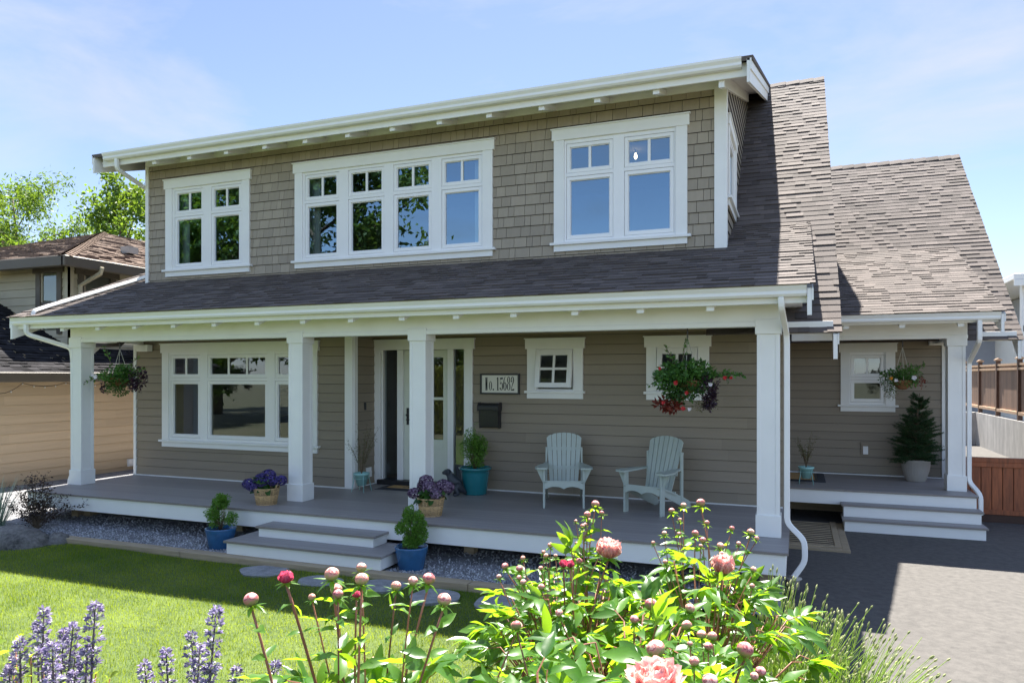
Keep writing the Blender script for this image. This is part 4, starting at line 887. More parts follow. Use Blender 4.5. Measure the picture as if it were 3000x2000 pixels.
# dark seated dog statue
dog = thing('dog_statue', (-4.93, 2.12, 0), 'dark cast statue of a sitting dog beside the teal pot', 'statue')
J = {'pelvis': ((.10, 0, .095), .088), 'mid': ((.045, 0, .18), .078), 'chest': ((-.035, 0, .255), .074), 'neck': ((-.07, 0, .325), .054), 'head': ((-.095, 0, .378), .052), 'brow': ((-.125, 0, .372), .042), 'snout': ((-.165, 0, .352), .028), 'nose': ((-.188, 0, .347), .020),
     'tail': ((.19, 0, .035), .022), 'tail2': ((.225, .06, .018), .013)}
E_ = [('pelvis', 'mid'), ('mid', 'chest'), ('chest', 'neck'), ('neck', 'head'), ('head', 'brow'), ('brow', 'snout'), ('snout', 'nose'), ('pelvis', 'tail'), ('tail', 'tail2')]
for sg, q in ((1, 'a'), (-1, 'b')):
    J.update({'sh' + q: ((-.055, sg * .045, .20), .040), 'el' + q: ((-.058, sg * .05, .12), .029), 'wr' + q: ((-.07, sg * .05, .035), .023), 'pw' + q: ((-.105, sg * .05, .017), .020),
              'kn' + q: ((.015, sg * .095, .12), .052), 'hk' + q: ((.075, sg * .105, .03), .032), 'hp' + q: ((-.02, sg * .105, .018), .021),
              'ea' + q: ((-.085, sg * .05, .395), .020), 'eb' + q: ((-.075, sg * .066, .335), .020)})
    E_ += [('chest', 'sh' + q), ('sh' + q, 'el' + q), ('el' + q, 'wr' + q), ('wr' + q, 'pw' + q), ('pelvis', 'kn' + q), ('kn' + q, 'hk' + q), ('hk' + q, 'hp' + q), ('head', 'ea' + q), ('ea' + q, 'eb' + q)]
keys = list(J); me = bpy.data.meshes.new('dog_body'); me.from_pydata([J[k][0] for k in keys], [(keys.index(a), keys.index(b)) for a, b in E_], [])
me.materials.append(M['statue']); ob = link(bpy.data.objects.new('body', me), dog)
sk = ob.modifiers.new('skin', 'SKIN'); sk.use_smooth_shade = True
for i, k in enumerate(keys): me.skin_vertices[0].data[i].radius = (J[k][1], J[k][1])
me.skin_vertices[0].data[0].use_root = True
sb = ob.modifiers.new('sub', 'SUBSURF'); sb.levels = 2; sb.render_levels = 2
dog.rotation_euler = (0, 0, math.radians(24))

# slim mint pots on wire stands with wispy shrubs
def stand_plant(x, y, label, seed, hgt, spread, m_leaf):
    t = thing('plant_stand', (x, y, 0), label, 'potted plant', 'wispy shrubs in mint pots on stands'); c = (x, y, 0)
    lathe_pot('pot', t, [(.0, .10), (.072, .10), (.115, .265), (.128, .268), (.132, .302), (.12, .304), (.112, .27), (.0, .265)], M['mint'], c, 28)
    m = MB()
    for k in range(4):
        a = math.pi / 4 + k * math.pi / 2; ca, sa = math.cos(a), math.sin(a)
        m.tube([(x + .122 * ca, y + .122 * sa, .285), (x + .125 * ca, y + .125 * sa, .2), (x + .165 * ca, y + .165 * sa, .0)], .006, 6)
    m.tube([(x + .125 * math.cos(k * math.pi / 12), y + .125 * math.sin(k * math.pi / 12), .215) for k in range(25)], .005, 5); m.build('stand', M['mint'], t)
    rng = np.random.default_rng(seed); b = MB(); P = []; D = []
    for k in range(16):
        tip = np.array([x + rng.normal() * spread, y + rng.normal() * spread * .8, .3 + hgt * rng.uniform(.45, 1)]); b0 = np.array([x, y, .27]); mid = b0 * .5 + tip * .5 + np.array([(tip[0] - x) * -.25, 0, .06])
        pts = [b0 * (1 - u) ** 2 + mid * 2 * u * (1 - u) + tip * u * u for u in np.linspace(0, 1, 7)]; b.tube(pts, [.005, .004, .004, .003, .003, .002, .0015], 4)
        for _ in range(34):
            u = rng.uniform(.3, 1.02); q = b0 * (1 - u) ** 2 + mid * 2 * u * (1 - u) + tip * u * u; P.append(q + rng.normal(size=3) * .018); D.append(unit(rng.normal(size=3) * .7 + (tip - b0)))
    b.build('stems', M['twig'], t); P = np.array(P); D = np.array(D); foliage('foliage', t, m_leaf, rng, [(P, D, rdir(rng, len(P), .5))], .026, .38)
stand_plant(-6.50, 1.93, 'tall wispy shrub in a mint pot on a stand by the entry corner', 51, .80, .13, M['olive_leaf'])
stand_plant(.235, 5.43, 'low wispy shrub in a mint pot on a stand on the side porch', 52, .58, .17, M['olive_leaf'])
# door mats
def mat_pair(x0, x1, y0, y1, lab_rug, lab_mat, letters, ru):
    m = MB(); m.box(x0, x1, y0, y1, .0008, .007); tag(m.build('rug', M['rug']), lab_rug, 'rug')
    t = thing('doormat', ((x0 + x1) / 2, (y0 + y1) / 2, .007), lab_mat, 'doormat'); i = ru; e = .05
    m = MB(); m.box(x0 + i, x1 - i, y0 + i, y1 - i, .0075, .020); m.build('border', M['black'], t)
    m = MB(); m.box(x0 + i + e, x1 - i - e, y0 + i + e, y1 - i - e, .020, .024); m.build('coir', M['coir'], t)
    if letters:
        cv = bpy.data.curves.new('lettering', 'FONT'); cv.body = letters; cv.size = .17; cv.align_x = 'CENTER'; cv.align_y = 'CENTER'; cv.offset = .004; cv.materials.append(M['ink'])
        o = bpy.data.objects.new('lettering_curve', cv); COL.objects.link(o); bpy.context.view_layer.update()
        me = bpy.data.meshes.new_from_object(o.evaluated_get(bpy.context.evaluated_depsgraph_get())); bpy.data.objects.remove(o)
        o = bpy.data.objects.new('lettering', me); link(o, t); o.location = (0, 0, .0182); o.scale = (1.0, 1.3, 1)
mat_pair(-6.42, -5.30, 2.19, 2.74, 'charcoal flat rug under the mat at the front door', 'brown coir doormat with black border at the front door', 'HEY', .10)
mat_pair(-.75, .56, 5.70, 6.95, 'charcoal flat rug on the side porch', 'brown coir doormat on the side porch by the plant stand', None, .13)

# spruce in a ribbed pot
t = thing('potted_spruce', (2.06, 6.53, 0), 'young spruce in a ribbed grey pot on the side porch', 'potted plant'); c = (2.06, 6.53, 0)
lathe_pot('pot', t, [(.0, .0), (.155, .0), (.16, .02), (.165, .031), (.215, .20), (.235, .339), (.24, .345), (.245, .385), (.228, .39), (.215, .36), (.0, .35)], M['greypot'], c, 112, ribs=28)
lathe_pot('soil', t, [(.0, .355), (.21, .355)], M['soil'], c)
rng = np.random.default_rng(61); b = MB(); b.tube([(c[0], c[1], .35), (c[0] + .01, c[1], .9), (c[0] + .06, c[1], 1.56)], [.02, .014, .005], 8); P = []; D = []
for lev in range(15):
    z_ = .36 + 1.1 * (lev / 14) ** 1.05; R_ = .46 * (1 - lev / 15.5) ** .62 * (0.85 if lev == 0 else 1); nb = 17 if lev < 10 else 8
    for k in range(nb):
        a = rng.uniform(0, 2 * math.pi); z = z_ + rng.uniform(-.05, .05); L_ = R_ * rng.uniform(.6, 1.18); b0 = np.array([c[0] + .05 * max(0, (z - .9) / .6), c[1], z]); d = np.array([math.cos(a), math.sin(a), rng.uniform(-.05, .2) + .035 * lev]); tip = b0 + d * L_
        b.tube([b0, (b0 + tip) / 2 + (0, 0, -.015), tip], [.005, .004, .002], 4)
        subs = [(b0, tip)]
        for q in (.35, .55, .75):
            for sg in (-1, 1):
                s0 = b0 + (tip - b0) * q; sd = np.array([math.cos(a + sg * .8), math.sin(a + sg * .8), .15]); subs.append((s0, s0 + sd * L_ * .38 * (1.3 - q)))
        for s0, s1 in subs:
            n = int(60 * np.linalg.norm(s1 - s0) / .2) + 8; u = rng.uniform(.12, 1.05, n)[:, None]; P.append(s0 + (s1 - s0) * u); D.append(unit((s1 - s0) / np.linalg.norm(s1 - s0) * .9 + rng.normal(size=(n, 3)) * .55 + np.array([0, 0, .15])))
b.build('trunk', M['twig'], t); P = np.concatenate(P); D = np.concatenate(D); foliage('foliage', t, M['spruce'], rng, [(P, D, rdir(rng, len(P), .4))], .036, .14)

# hanging baskets
def hanging(x, y, zh, zrim, label, seed, R, parts, flowers, trails):
    t = thing('hanging_basket', (x, y, zrim), label, 'hanging basket', 'hanging flower baskets under the porch beams')
    m = MB(); m.lathe([(.0, -.16), (.06, -.15), (.12, -.10), (.155, -.03), (.16, .0), (.148, .0), (.0, -.02)], (x, y, zrim), 24); m.build('liner', M['coco'], t)
    m = MB(); m.tube([(x, y, zh), (x, y, zh - .13)], .007, 5); m.lathe([(.0, -.008), (.016, 0), (.0, .008)], (x, y, zh - .05), 8); m.lathe([(.0, -.008), (.016, 0), (.0, .008)], (x, y, zh - .10), 8); m.build('hook', M['chain'], t)
    m = MB()
    for k in range(3):
        a = .5 + k * 2 * math.pi / 3; m.tube([(x, y, zh - .13), (x + .155 * math.cos(a), y + .155 * math.sin(a), zrim)], .0045, 5)
    m.build('hanger_wire', M['wire'], t)
    rng = np.random.default_rng(seed); main = []
    for mname, n, off, rad, ls, wr in parts:
        foliage('foliage', t, M[mname], rng, [leaf_cloud(rng, int(n * 1.8), np.array([x, y, zrim]) + off, np.array(rad) * (1.08, 1.05, 1.12), ls, lumps=14, up=.1)], ls, wr)
    b = MB(); P = []; D = []
    for tx, tz, k in trails:
        b0 = np.array([x + np.sign(tx) * .08, y - .03, zrim + .03]); tip = np.array([x + tx, y - .05, zrim + tz]); mid = (b0 + tip) / 2 + np.array([0, 0, .06]); pts = [b0 * (1 - u) ** 2 + mid * 2 * u * (1 - u) + tip * u * u for u in np.linspace(0, 1, 7)]; b.tube(pts, .004, 4)
        for _ in range(k):
            u = rng.uniform(.25, 1.0); q = b0 * (1 - u) ** 2 + mid * 2 * u * (1 - u) + tip * u * u; P.append(q + rng.normal(size=3) * .014); D.append(unit(rng.normal(size=3) + (tip - b0) * 1.5))
    b.build('trailing_stems', M['twig'], t); P = np.array(P); D = np.array(D); foliage('trailing_leaves', t, M['basket_leaf'], rng, [(P, D, rdir(rng, len(P), .4))], .052, .55)
    for mname, dx, dy, dz_, s in flowers:
        n = 9; a = np.arange(n) * 2.4; d = np.stack([np.cos(a) * .8, -np.ones(n) * .45, np.sin(a) * .8], 1); P = np.tile(np.array([x + dx, y + dy, zrim + dz_]), (n, 1)) + rng.normal(size=(n, 3)) * .003
        V, F = cards(P, unit(d), np.tile([0, -1.0, .2], (n, 1)), s, s * .85, .1); npmesh('flower', V, F, M[mname], t, np.repeat(rng.random(n), 2))
hanging(-10.585, .87, 2.455, 1.84, 'hanging basket with white blooms beside the left end column', 71, .2,
        [('basket_leaf', 900, (.0, 0, .02), (.33, .26, .20), .05, .5), ('dark_leaf', 500, (.02, -.02, -.10), (.24, .2, .20), .04, .55), ('purple_leaf', 260, (.42, -.02, -.03), (.14, .13, .20), .045, .55), ('purple_leaf', 60, (-.33, -.03, -.16), (.07, .06, .10), .04, .55)],
        [('petalwhite', -.22, -.26, .02, .058), ('petalwhite', -.34, -.22, .06, .05), ('petalwhite', .1, -.28, .09, .02)], [(-.78, -.08, 34), (-.3, .52, 30), (.62, .14, 30), (.46, .33, 18), (-.62, -.02, 20)])
hanging(-1.16, .87, 2.455, 1.82, 'hanging basket with red blooms and long sprays over the right window', 72, .2,
        [('basket_leaf', 1000, (-.03, 0, .03), (.34, .26, .19), .06, .58), ('dark_leaf', 420, (-.08, -.04, -.10), (.26, .2, .17), .05, .58), ('purple_leaf', 380, (.25, -.03, -.13), (.13, .13, .21), .04, .5), ('red_leaf', 90, (-.22, -.06, -.30), (.18, .12, .08), .075, .5), ('olive_leaf', 120, (.2, .0, -.30), (.18, .12, .07), .03, .3)],
        [('petalred', -.10, -.27, -.03, .035), ('petalred', -.30, -.22, .14, .024), ('petalred', .45, -.1, .03, .03), ('petalred', .52, -.1, .03, .022), ('petalred', -.26, -.2, -.27, .03), ('petalred', -.02, -.2, -.34, .035), ('petalwhite', .05, -.2, -.345, .03), ('petalred', .02, -.22, -.15, .03), ('petalwhite', .30, -.2, -.05, .03)],
        [(.66, .06, 60), (.5, .02, 46), (.36, .05, 40), (-.44, -.05, 30), (-.28, .44, 18), (-.01, .52, 22), (-.2, .28, 14), (.17, .18, 10)])
hanging(1.735, 5.55, 2.482, 1.80, 'hanging basket with pale pink blooms above the potted spruce', 73, .2,
        [('basket_leaf', 900, (.02, 0, .07), (.32, .24, .17), .045, .4), ('dark_leaf', 380, (-.15, -.02, -.05), (.20, .18, .18), .032, .5), ('olive_leaf', 200, (-.15, -.02, -.20), (.14, .1, .14), .022, .4), ('red_leaf', 60, (.26, -.02, -.03), (.10, .1, .12), .035, .4)],
        [('petalwhite', .14, -.24, .04, .05), ('petalwhite', -.12, -.22, .0, .035), ('petalorange', -.19, -.2, .03, .03)], [(-.36, .10, 30), (.33, .27, 30), (.2, .22, 20), (-.2, .18, 20)])

# ------------------------------------------------------------------ garden around the porch
rng = np.random.default_rng(5)
def timber(x0, x1, y0, y1, label):
    m = MB(); m.box(x0, x1, y0, y1, ZL - .06, -.462); tag(m.build('landscape_timber', M['timber'], None, bevel=.008), label, 'timber edging', 'timber edging of the gravel')
xs = [-10.0, -7.58, -5.25, -3.36, -1.3]; labs = ['weathered edging timber running from the small boulder', 'weathered edging timber in front of the left blue pot', 'weathered edging timber along the foot of the front steps', 'weathered edging timber just right of the front steps']
for a, b_, lb in zip(xs[:-1], xs[1:], labs): timber(a + .004, b_ - .004, -.775, -.615, lb)
stones = [(-6.02, -.98, .31, .24, 'stepping stone left of the steps, farthest from the driveway'), (-5.11, -1.10, .27, .22, 'stepping stone in front of the right half of the steps'), (-4.33, -.99, .27, .25, 'stepping stone below the right blue pot'), (-3.58, -1.14, .27, .26, 'stepping stone beside the tallest peony stems'), (-2.82, -1.09, .29, .27, 'stepping stone half hidden by the peony bush')]
for i, (x, y, a, b_, lb) in enumerate(stones):
    m = MB(); n = 40; r = random.Random(i); ph = [r.uniform(0, 6) for _ in range(3)]
    ring = [(1 + .04 * math.sin(3 * t + ph[0]) + .03 * math.sin(5 * t + ph[1])) for t in [2 * math.pi * k / n for k in range(n)]]
    m.prism([(x + a * ring[k] * math.cos(2 * math.pi * k / n), y + b_ * ring[k] * math.sin(2 * math.pi * k / n)) for k in range(n)], 'z', ZL - .03, ZL + .022); tag(m.build('stepping_stone', M['slab'], None, bevel=.006), lb, 'paving stone', 'stepping stones in the lawn')
def boulder(c, R, seed, label):
    bm_n = 5; V = []; F = []
    nu, nv = 48, 26; r = np.random.default_rng(seed); dirs = rdir(r, 16); amp = r.uniform(.0, .22, 16)
    for j in range(nv + 1):
        for i in range(nu):
            th = math.pi * j / nv; ph = 2 * math.pi * i / nu; d = np.array([math.sin(th) * math.cos(ph), math.sin(th) * math.sin(ph), math.cos(th)])
            k = 1.0
            for q, a in zip(dirs, amp): k -= a * max(0, d @ q - .55)
            k += .035 * math.sin(9 * d[0] + 4) * math.sin(8 * d[1] + 3 * d[2]) + .02 * math.sin(17 * d[1] + 11 * d[2]) * math.sin(15 * d[0]) + .012 * math.sin(21 * d[2] + 13 * d[0]); V.append(np.array(c) + d * R * k)
    F = [(j * nu + i, j * nu + (i + 1) % nu, (j + 1) * nu + (i + 1) % nu, (j + 1) * nu + i) for j in range(nv) for i in range(nu)]
    tag(npmesh('boulder', V, F, M['rock'], None, None, True), label, 'boulder')
boulder((-10.48, -1.02, -.60), np.array([.72, .42, .34]), 3, 'large mottled grey boulder at the edge of the lawn')
boulder((-9.86, -.78, -.56), np.array([.19, .17, .19]), 8, 'small smooth grey boulder beside the large one')
# pebbles
n = 9000; x = rng.uniform(-11.6, -.25, n); y = -.60 + 1.25 * rng.random(n) ** 1.4
k = ~((x > -6.9) & (x < -4.55) & (y < .05)); x, y = x[k], y[k]; n = len(x)
oct_ = np.array([[1, 0, 0], [0, 1, 0], [-1, 0, 0], [0, -1, 0], [0, 0, 1], [0, 0, -1.0]]); of = np.array([[0, 1, 4], [1, 2, 4], [2, 3, 4], [3, 0, 4], [1, 0, 5], [2, 1, 5], [3, 2, 5], [0, 3, 5]])
s = rng.uniform(.009, .02, n)[:, None, None] * rng.uniform(.6, 1.3, (n, 1, 3)); a = rng.uniform(0, 6.28, n); ca, sa = np.cos(a), np.sin(a)
V = oct_[None] * s; V = np.stack([V[..., 0] * ca[:, None] - V[..., 1] * sa[:, None], V[..., 0] * sa[:, None] + V[..., 1] * ca[:, None], V[..., 2] + V[..., 0] * rng.uniform(-.5, .5, (n, 1))], -1) + np.stack([x, y, -.49 + .06 * np.exp(-((y - .9) / .5) ** 2)], 1)[:, None]
tag(npmesh('gravel', V.reshape(-1, 3), (np.arange(n)[:, None, None] * 6 + of[None]).reshape(-1, 3), M['pebble'], None, np.repeat(rng.random(n), 8)), 'loose grey gravel along the front of the porch', 'gravel', kind='stuff')
# dark bronze shrub, blue grass clump
t = thing('bronze_shrub', (-10.85, -.40, -.5), 'airy dark bronze leaved shrub behind the large boulder', 'shrub')
rng = np.random.default_rng(81); b = MB(); P = []; D = []
for k in range(34):
    a = rng.uniform(0, 2 * math.pi); hh = rng.uniform(.3, .86); sp = (1.05 - hh) * 1.0 * rng.uniform(.3, 1.15)
    b0 = np.array([-10.85, -.40, -.5]); tip = b0 + np.array([math.cos(a) * sp + .10, math.sin(a) * sp * .8, hh]); mid = (b0 + tip) / 2 + np.array([0, 0, .1]); f_ = lambda u: b0 * (1 - u) ** 2 + mid * 2 * u * (1 - u) + tip * u * u
    b.tube([f_(u) for u in np.linspace(0, 1, 6)], [.007, .006, .005, .004, .003, .002], 4)
    for _ in range(60): u = rng.uniform(.25, 1.02); P.append(f_(u) + rng.normal(size=3) * .035); D.append(unit(rng.normal(size=3) + np.array([0, 0, .3])))
b.build('stems', M['twig'], t); P = np.array(P); D = np.array(D); foliage('foliage', t, M['bronze_leaf'], rng, [(P, D, rdir(rng, len(P), .6))], .04, .5)
def clump(name, x, y, z, n, h, sp, m, label, cat, seed, w=.008, lean=(0, 0)):
    rng = np.random.default_rng(seed); a = rng.uniform(0, 2 * math.pi, n); r = rng.uniform(0, 1, n)
    D = unit(np.stack([np.cos(a) * r * sp + lean[0], np.sin(a) * r * sp + lean[1], np.ones(n)], 1)); P = np.array([x, y, z]) + np.stack([np.cos(a) * r * .10, np.sin(a) * r * .10, np.zeros(n)], 1)
    V, F = blades(P, D, unit(np.stack([np.cos(a), np.sin(a), .2 * np.ones(n)], 1)), h * rng.uniform(.55, 1.1, n), w, 6, -.25, .1, prof=lambda t: max(.06, (1 - t) ** .5))
    tag(npmesh(name, V, F, m, None, np.repeat(rng.random(n), 10)), label, cat)
clump('ornamental_grass', -11.52, -.55, -.5, 170, .78, .5, M['bluegrass'], 'blue green ornamental grass clump at the left edge behind the boulder', 'ornamental grass', 82, .012)
m = MB()
for k in range(5): m.tube([(-10.25 + .4 * math.cos(a + k) * (1 - .06 * k), 1.05 + .22 * math.sin(a + k) * (1 - .06 * k), -.42 + .025 * k + .012 * math.sin(3 * a + k)) for a in np.linspace(0, 6.28, 30)], .011, 6)
tag(m.build('garden_hose', M['hose']), 'pale yellow garden hose coiled under the porch', 'hose')
# wooden slatted grate set in the asphalt between porch and side steps
t = thing('wooden_grate', (.3, 4.0, -.6), 'weathered wooden slat grate lying on the asphalt by the side steps', 'grate')
zz = -.585; T = None
def qx(x, y): return x, y
m = MB()
for k in range(13):
    y0 = 3.19 + k * .137; m.box(-.15, .585, y0, y0 + .05, zz + .026, zz + .036, 0, (k * 37 % 11) / 11)
m.build('slats', M['timber'], t, bevel=.004)
m = MB(); m.box(.59, .68, 3.06, 5.0, zz, zz + .037); m.box(-.15, .59, 3.06, 3.15, zz, zz + .036); m.box(.685, .785, 2.95, 5.0, zz - .03, zz + .022, 0, .2); m.box(-.15, .685, 2.95, 3.05, zz - .03, zz + .022, 0, .3); m.build('frame', M['timber'], t, bevel=.004)
m = MB(); m.box(-.15, .585, 3.15, 4.95, zz - .03, zz + .013); m.build('gap_shade', M['backing'], t)  # near-black slab painted as the shade between the slats

# cedar fence and gate line right of the side porch, concrete wall and upper fence beyond
t = thing('cedar_fence', (3.6, 6.08, -.6), 'low reddish cedar board fence right of the side porch', 'fence'); m = MB(); r = random.Random(4); x = 2.66
while x < 8.0:
    w_ = .155; m.box(x, x + w_ - .008, 6.06 + r.uniform(0, .004), 6.08, -.40, .43, 0, r.random()); x += w_
m.build('boards', M['cedar'], t, bevel=.004)
m = MB(); m.box(2.66, 8.0, 6.085, 6.10, -.40, .43); m.build('backing_board', M['cedardark'], t)
m = MB(); m.box(2.64, 8.0, 6.03, 6.14, .43, .505, 0, .35); m.box(2.64, 8.0, 6.035, 6.06, .35, .43, 0, .6); m.box(2.64, 8.0, 6.04, 6.06, -.44, -.36, 0, .3); m.build('rail', M['cedar'], t, bevel=.004)
m = MB(); m.box(2.64, 8.0, 6.06, 6.12, -.62, -.44); m.build('kickboard', M['cedardark'], t)
t = thing('retaining_wall', (6.1, 16, -.7), 'pale board formed concrete retaining wall below the brown fence', 'wall'); m = MB(); m.box(6.0, 6.25, 7.0, 22.0, -.7, .58); m.build('concrete', M['concrete'], t)
m = MB(); m.box(4.6, 6.0, 21.95, 22.2, -.7, .58); m.build('return', M['concrete'], t)
sheet('side_yard', [(2.66, 6.13, -.592), (6.0, 6.13, -.592), (6.0, 22, -.592), (2.66, 22, -.592)], M['slab'])
t = thing('brown_fence', (6.1, 17, .58), 'tall brown wooden fence on top of the concrete wall', 'fence'); m = MB(); y = 7.0
while y < 24.4: m.box(6.10, 6.12, y, y + .135, .74, 2.18, 0, r.random()); y += .14
m.build('boards', M['fence'], t)
for k in range(8):
    y = 24.2 - 2.46 * k; m = MB(); m.box(6.03, 6.15, y - .06, y + .06, .56, 2.36, 0, .5); p = m.build('post', M['fencepost'], t); m = MB(); m.box(5.99, 6.19, y - .10, y + .10, 2.36, 2.40); m.prism([(6.0, 2.40), (6.18, 2.40), (6.09, 2.44)], 'y', y - .09, y + .09); m.build('post_cap', M['fencecap'], p)
m = MB(); m.box(6.05, 6.16, 7, 24.2, 2.18, 2.25); m.box(6.03, 6.10, 7, 24.2, .74, .83); m.box(6.04, 6.10, 7, 24.2, 2.05, 2.12); m.build('rail', M['fencecap'], t)
t = thing('grey_house', (11, 31, -.6), 'blue grey rendered house wall beyond the brown fence', 'house'); m = MB(); m.box(4.5, 16, 29, 40, -.6, 4.2); m.build('wall', M['bluegrey'], t)
m = MB(); m.prism([(28.4, 4.2), (40.6, 4.2), (34.5, 6.6)], 'x', 4.0, 16.5); m.build('roof', M['darkroof'], t); m = MB(); m.box(4.0, 16.5, 28.35, 28.45, 4.02, 4.25); m.build('fascia', M['white'], t)
t = thing('white_house', (9, 22, -.6), 'white house with a posted upper balcony at the right edge', 'house'); m = MB(); m.box(8.1, 14, 22.5, 30, -.6, 3.4); m.build('wall', M['white'], t)
m = MB(); m.box(6.55, 14, 19.4, 31, 4.95, 5.15); m.build('roof', M['white'], t, bevel=.02); m = MB(); m.box(6.55, 14, 19.38, 19.42, 4.75, 4.95); m.build('fascia', M['white'], t)
m = MB(); m.box(6.86, 7.1, 19.8, 20.05, -.6, 4.9); m.build('post', M['white'], t); m = MB(); m.box(6.9, 14, 19.8, 22.5, 3.3, 3.5); m.build('balcony', M['white'], t); m = MB(); m.box(8.2, 13.9, 24.0, 29, 3.5, 4.9); m.build('upper_wall', M['bluegrey'], t)

# neighbour on the left: garage wing in front, hip-roofed storey behind
t = thing('neighbour_house', (-19, 5, -.6), 'tan lap sided neighbouring house with brown hip roofs on the left', 'house')
def nwall(name, fm, mm, *a, **k):
    mb, bk = MB(fm), MB(fm); lap_wall(mb, bk, *a, **k); return mb.build(name, M[mm], t)
nwall('garage_wall', onXp(-15.6), 'tan', -4.0, 13, -.60, 1.86, [], expo=.205, proud=.018, seed=7)
nwall('upper_wall', onXp(-16.5), 'cream', 4.5, 16, 1.8, 4.75, [(4.72, 5.75, 3.0, 4.50)], expo=.205, proud=.018, seed=8)
nwall('upper_wall', onY(4.5), 'cream', -27, -16.5, 1.8, 4.75, [(-17.62, -16.75, 3.0, 4.55)], expo=.205, proud=.018, seed=9)
m = MB(); m.box(-24, -15.62, -4, 13, -.7, 1.85); m.box(-26.9, -16.52, 4.52, 16, 1.8, 4.7); m.build('inner_wall', M['cream'], t)
m = MB(); m.box(-16.52, -16.475, 4.46, 4.60, 2.0, 4.72); m.box(-16.62, -16.475, 4.46, 4.5, 2.0, 4.72); m.build('corner_board', M['cream'], t)
def hip(name, x0, x1, y0, z0, d, rise, mm, seed, ylen=30, fm=None):
    """front hip facet and right slope, laid in rows of old shingles"""
    r = random.Random(seed); mb = MB(); ex = .15; n_ = int(math.hypot(d, rise) / ex)
    for k in range(n_):
        u0, u1 = k / n_, (k + 1) / n_; zA, zB = z0 + rise * u0, z0 + rise * u1
        for side in (0, 1):
            a0, a1 = (x0 + d * u0, x1 - d * u0) if side == 0 else (y0 + d * u0, y0 + ylen)
            x = a0
            while x < a1:
                w_ = r.uniform(.15, .4); b_ = min(x + w_, a1); tt = min(1, max(0, r.gauss(.5, .28))); up = r.choice((.012, .03))
                if side == 0: q = [(x, y0 + d * u0, zA + up), (b_, y0 + d * u0, zA + up), (b_, y0 + d * u1, zB + .003), (x, y0 + d * u1, zB + .003)]; lip = [(x, y0 + d * u0, zA - .01), (b_, y0 + d * u0, zA - .01), q[1], q[0]]
                else: q = [(x1 - d * u0, x, zA + up), (x1 - d * u0, b_, zA + up), (x1 - d * u1, b_, zB + .003), (x1 - d * u1, x, zB + .003)]; lip = [(x1 - d * u0, x, zA - .01), (x1 - d * u0, b_, zA - .01), q[1], q[0]]
                mb.quad(*q, 0, tt); mb.quad(*lip, 0, tt * .5); x += w_  # lips painted darker as the shadow line under each row
    c = MB(); n2 = int(math.hypot(d, d) / .3)
    for k in range(n2):
        u = (k + .02) / n2; p = (x1 - d * u, y0 + d * u, z0 + rise * u); q = (x1 - d * (u + 1.15 / n2), y0 + d * (u + 1.15 / n2), z0 + rise * (u + 1.15 / n2))
        nn = Vector((1, 1, 0)).normalized() * .16
        vs = []
        for P_, e in ((p, .05), (q, .02)):
            vs += [(P_[0] + nn.x, P_[1] + nn.y, P_[2] + e - .05), (P_[0], P_[1], P_[2] + e + .02), (P_[0] - nn.x, P_[1] - nn.y, P_[2] + e - .05)]
        c.add(vs, [(0, 1, 4, 3), (1, 2, 5, 4)], 0, .72 + .1 * (k % 3))
    o = mb.build(name, M[mm], t); c.build('hip_cap', M[mm], o)
    return o
hip('roof', -28, -16.0, 4.0, 4.70, 6.0, 2.05, 'oldroof', 1)
hip('garage_roof', -25, -15.15, -4.6, 1.93, 4.4, 2.05, 'darkroof', 2, 18)
m = MB(); m.box(-28, -15.97, 3.93, 4.06, 4.46, 4.72); m.box(-16.06, -15.93, 3.93, 34, 4.46, 4.72); m.build('gutter', M['brown'], t, bevel=.02)
m = MB(); m.box(-28, -16.0, 4.0, 4.6, 4.58, 4.62); m.box(-16.6, -16.0, 4.0, 16, 4.57, 4.61); m.build('soffit', M['brown'], t)
m = MB(); m.box(-15.22, -15.08, -4.6, 13, 1.74, 1.95); m.box(-15.6, -15.2, -4.6, 13, 1.82, 1.85); m.build('gutter', M['brown'], t, bevel=.02)
def nwin(fm, u0, u1, z0, z1, nm='window'):
    m = MB(fm); e = .16; m.box(u0, u0 + e, -.05, .02, z0, z1); m.box(u1 - e, u1, -.05, .02, z0, z1); m.box(u0 - .08, u1 + .08, -.07, .02, z1, z1 + .14); m.box(u0 - .10, u1 + .10, -.09, .02, z1 + .14, z1 + .18); m.box(u0 + e, u1 - e, -.03, .02, (z0 + z1) / 2 - .04, (z0 + z1) / 2 + .04); o = m.build(nm, M['brown'], t)
    m = MB(fm); m.box(u0 + e, u1 - e, .05, .06, z0, z1); m.build('blind', M['blind'], o); m = MB(fm); m.quad((u0 + e, .0, z0), (u1 - e, .0, z0), (u1 - e, .0, z1), (u0 + e, .0, z1)); m.build('panes', M['glass_dull'], o)
    m = MB(fm); m.box(u0 + e, u0 + e + .05, -.02, .05, z0, z1); m.build('frame', M['cream'], o)
nwin(onY(4.5), -17.64, -16.74, 2.9, 4.42); nwin(onXp(-16.5), 4.70, 5.78, 2.9, 4.38)
m = MB(); m.tube([(-15.9, 4.9, 4.55), (-15.95, 4.9, 4.40), (-16.42, 4.72, 4.10), (-16.43, 4.72, 2.2)], .055, 4, rx=(1, 0, 0)); m.build('downspout', M['cream'], t)
m = MB(); m.box(-18.2, -17.9, 7.4, 7.75, 5.42, 5.62); m.build('roof_vent', M['pvc'], t)
m = MB(onXp(-15.6)); m.box(5.36, 5.56, -.06, 0, -.40, -.22)
for k in range(4): m.box(5.37, 5.55, -.075, -.06, -.385 + k * .042, -.365 + k * .042)
m.build('wall_vent', M['vinyl'], t)
sl = thing('string_lights', (-15.5, 2, 1.6), 'string of small bulbs draped along the tan garage wall', 'string lights'); m = MB(); b = MB()
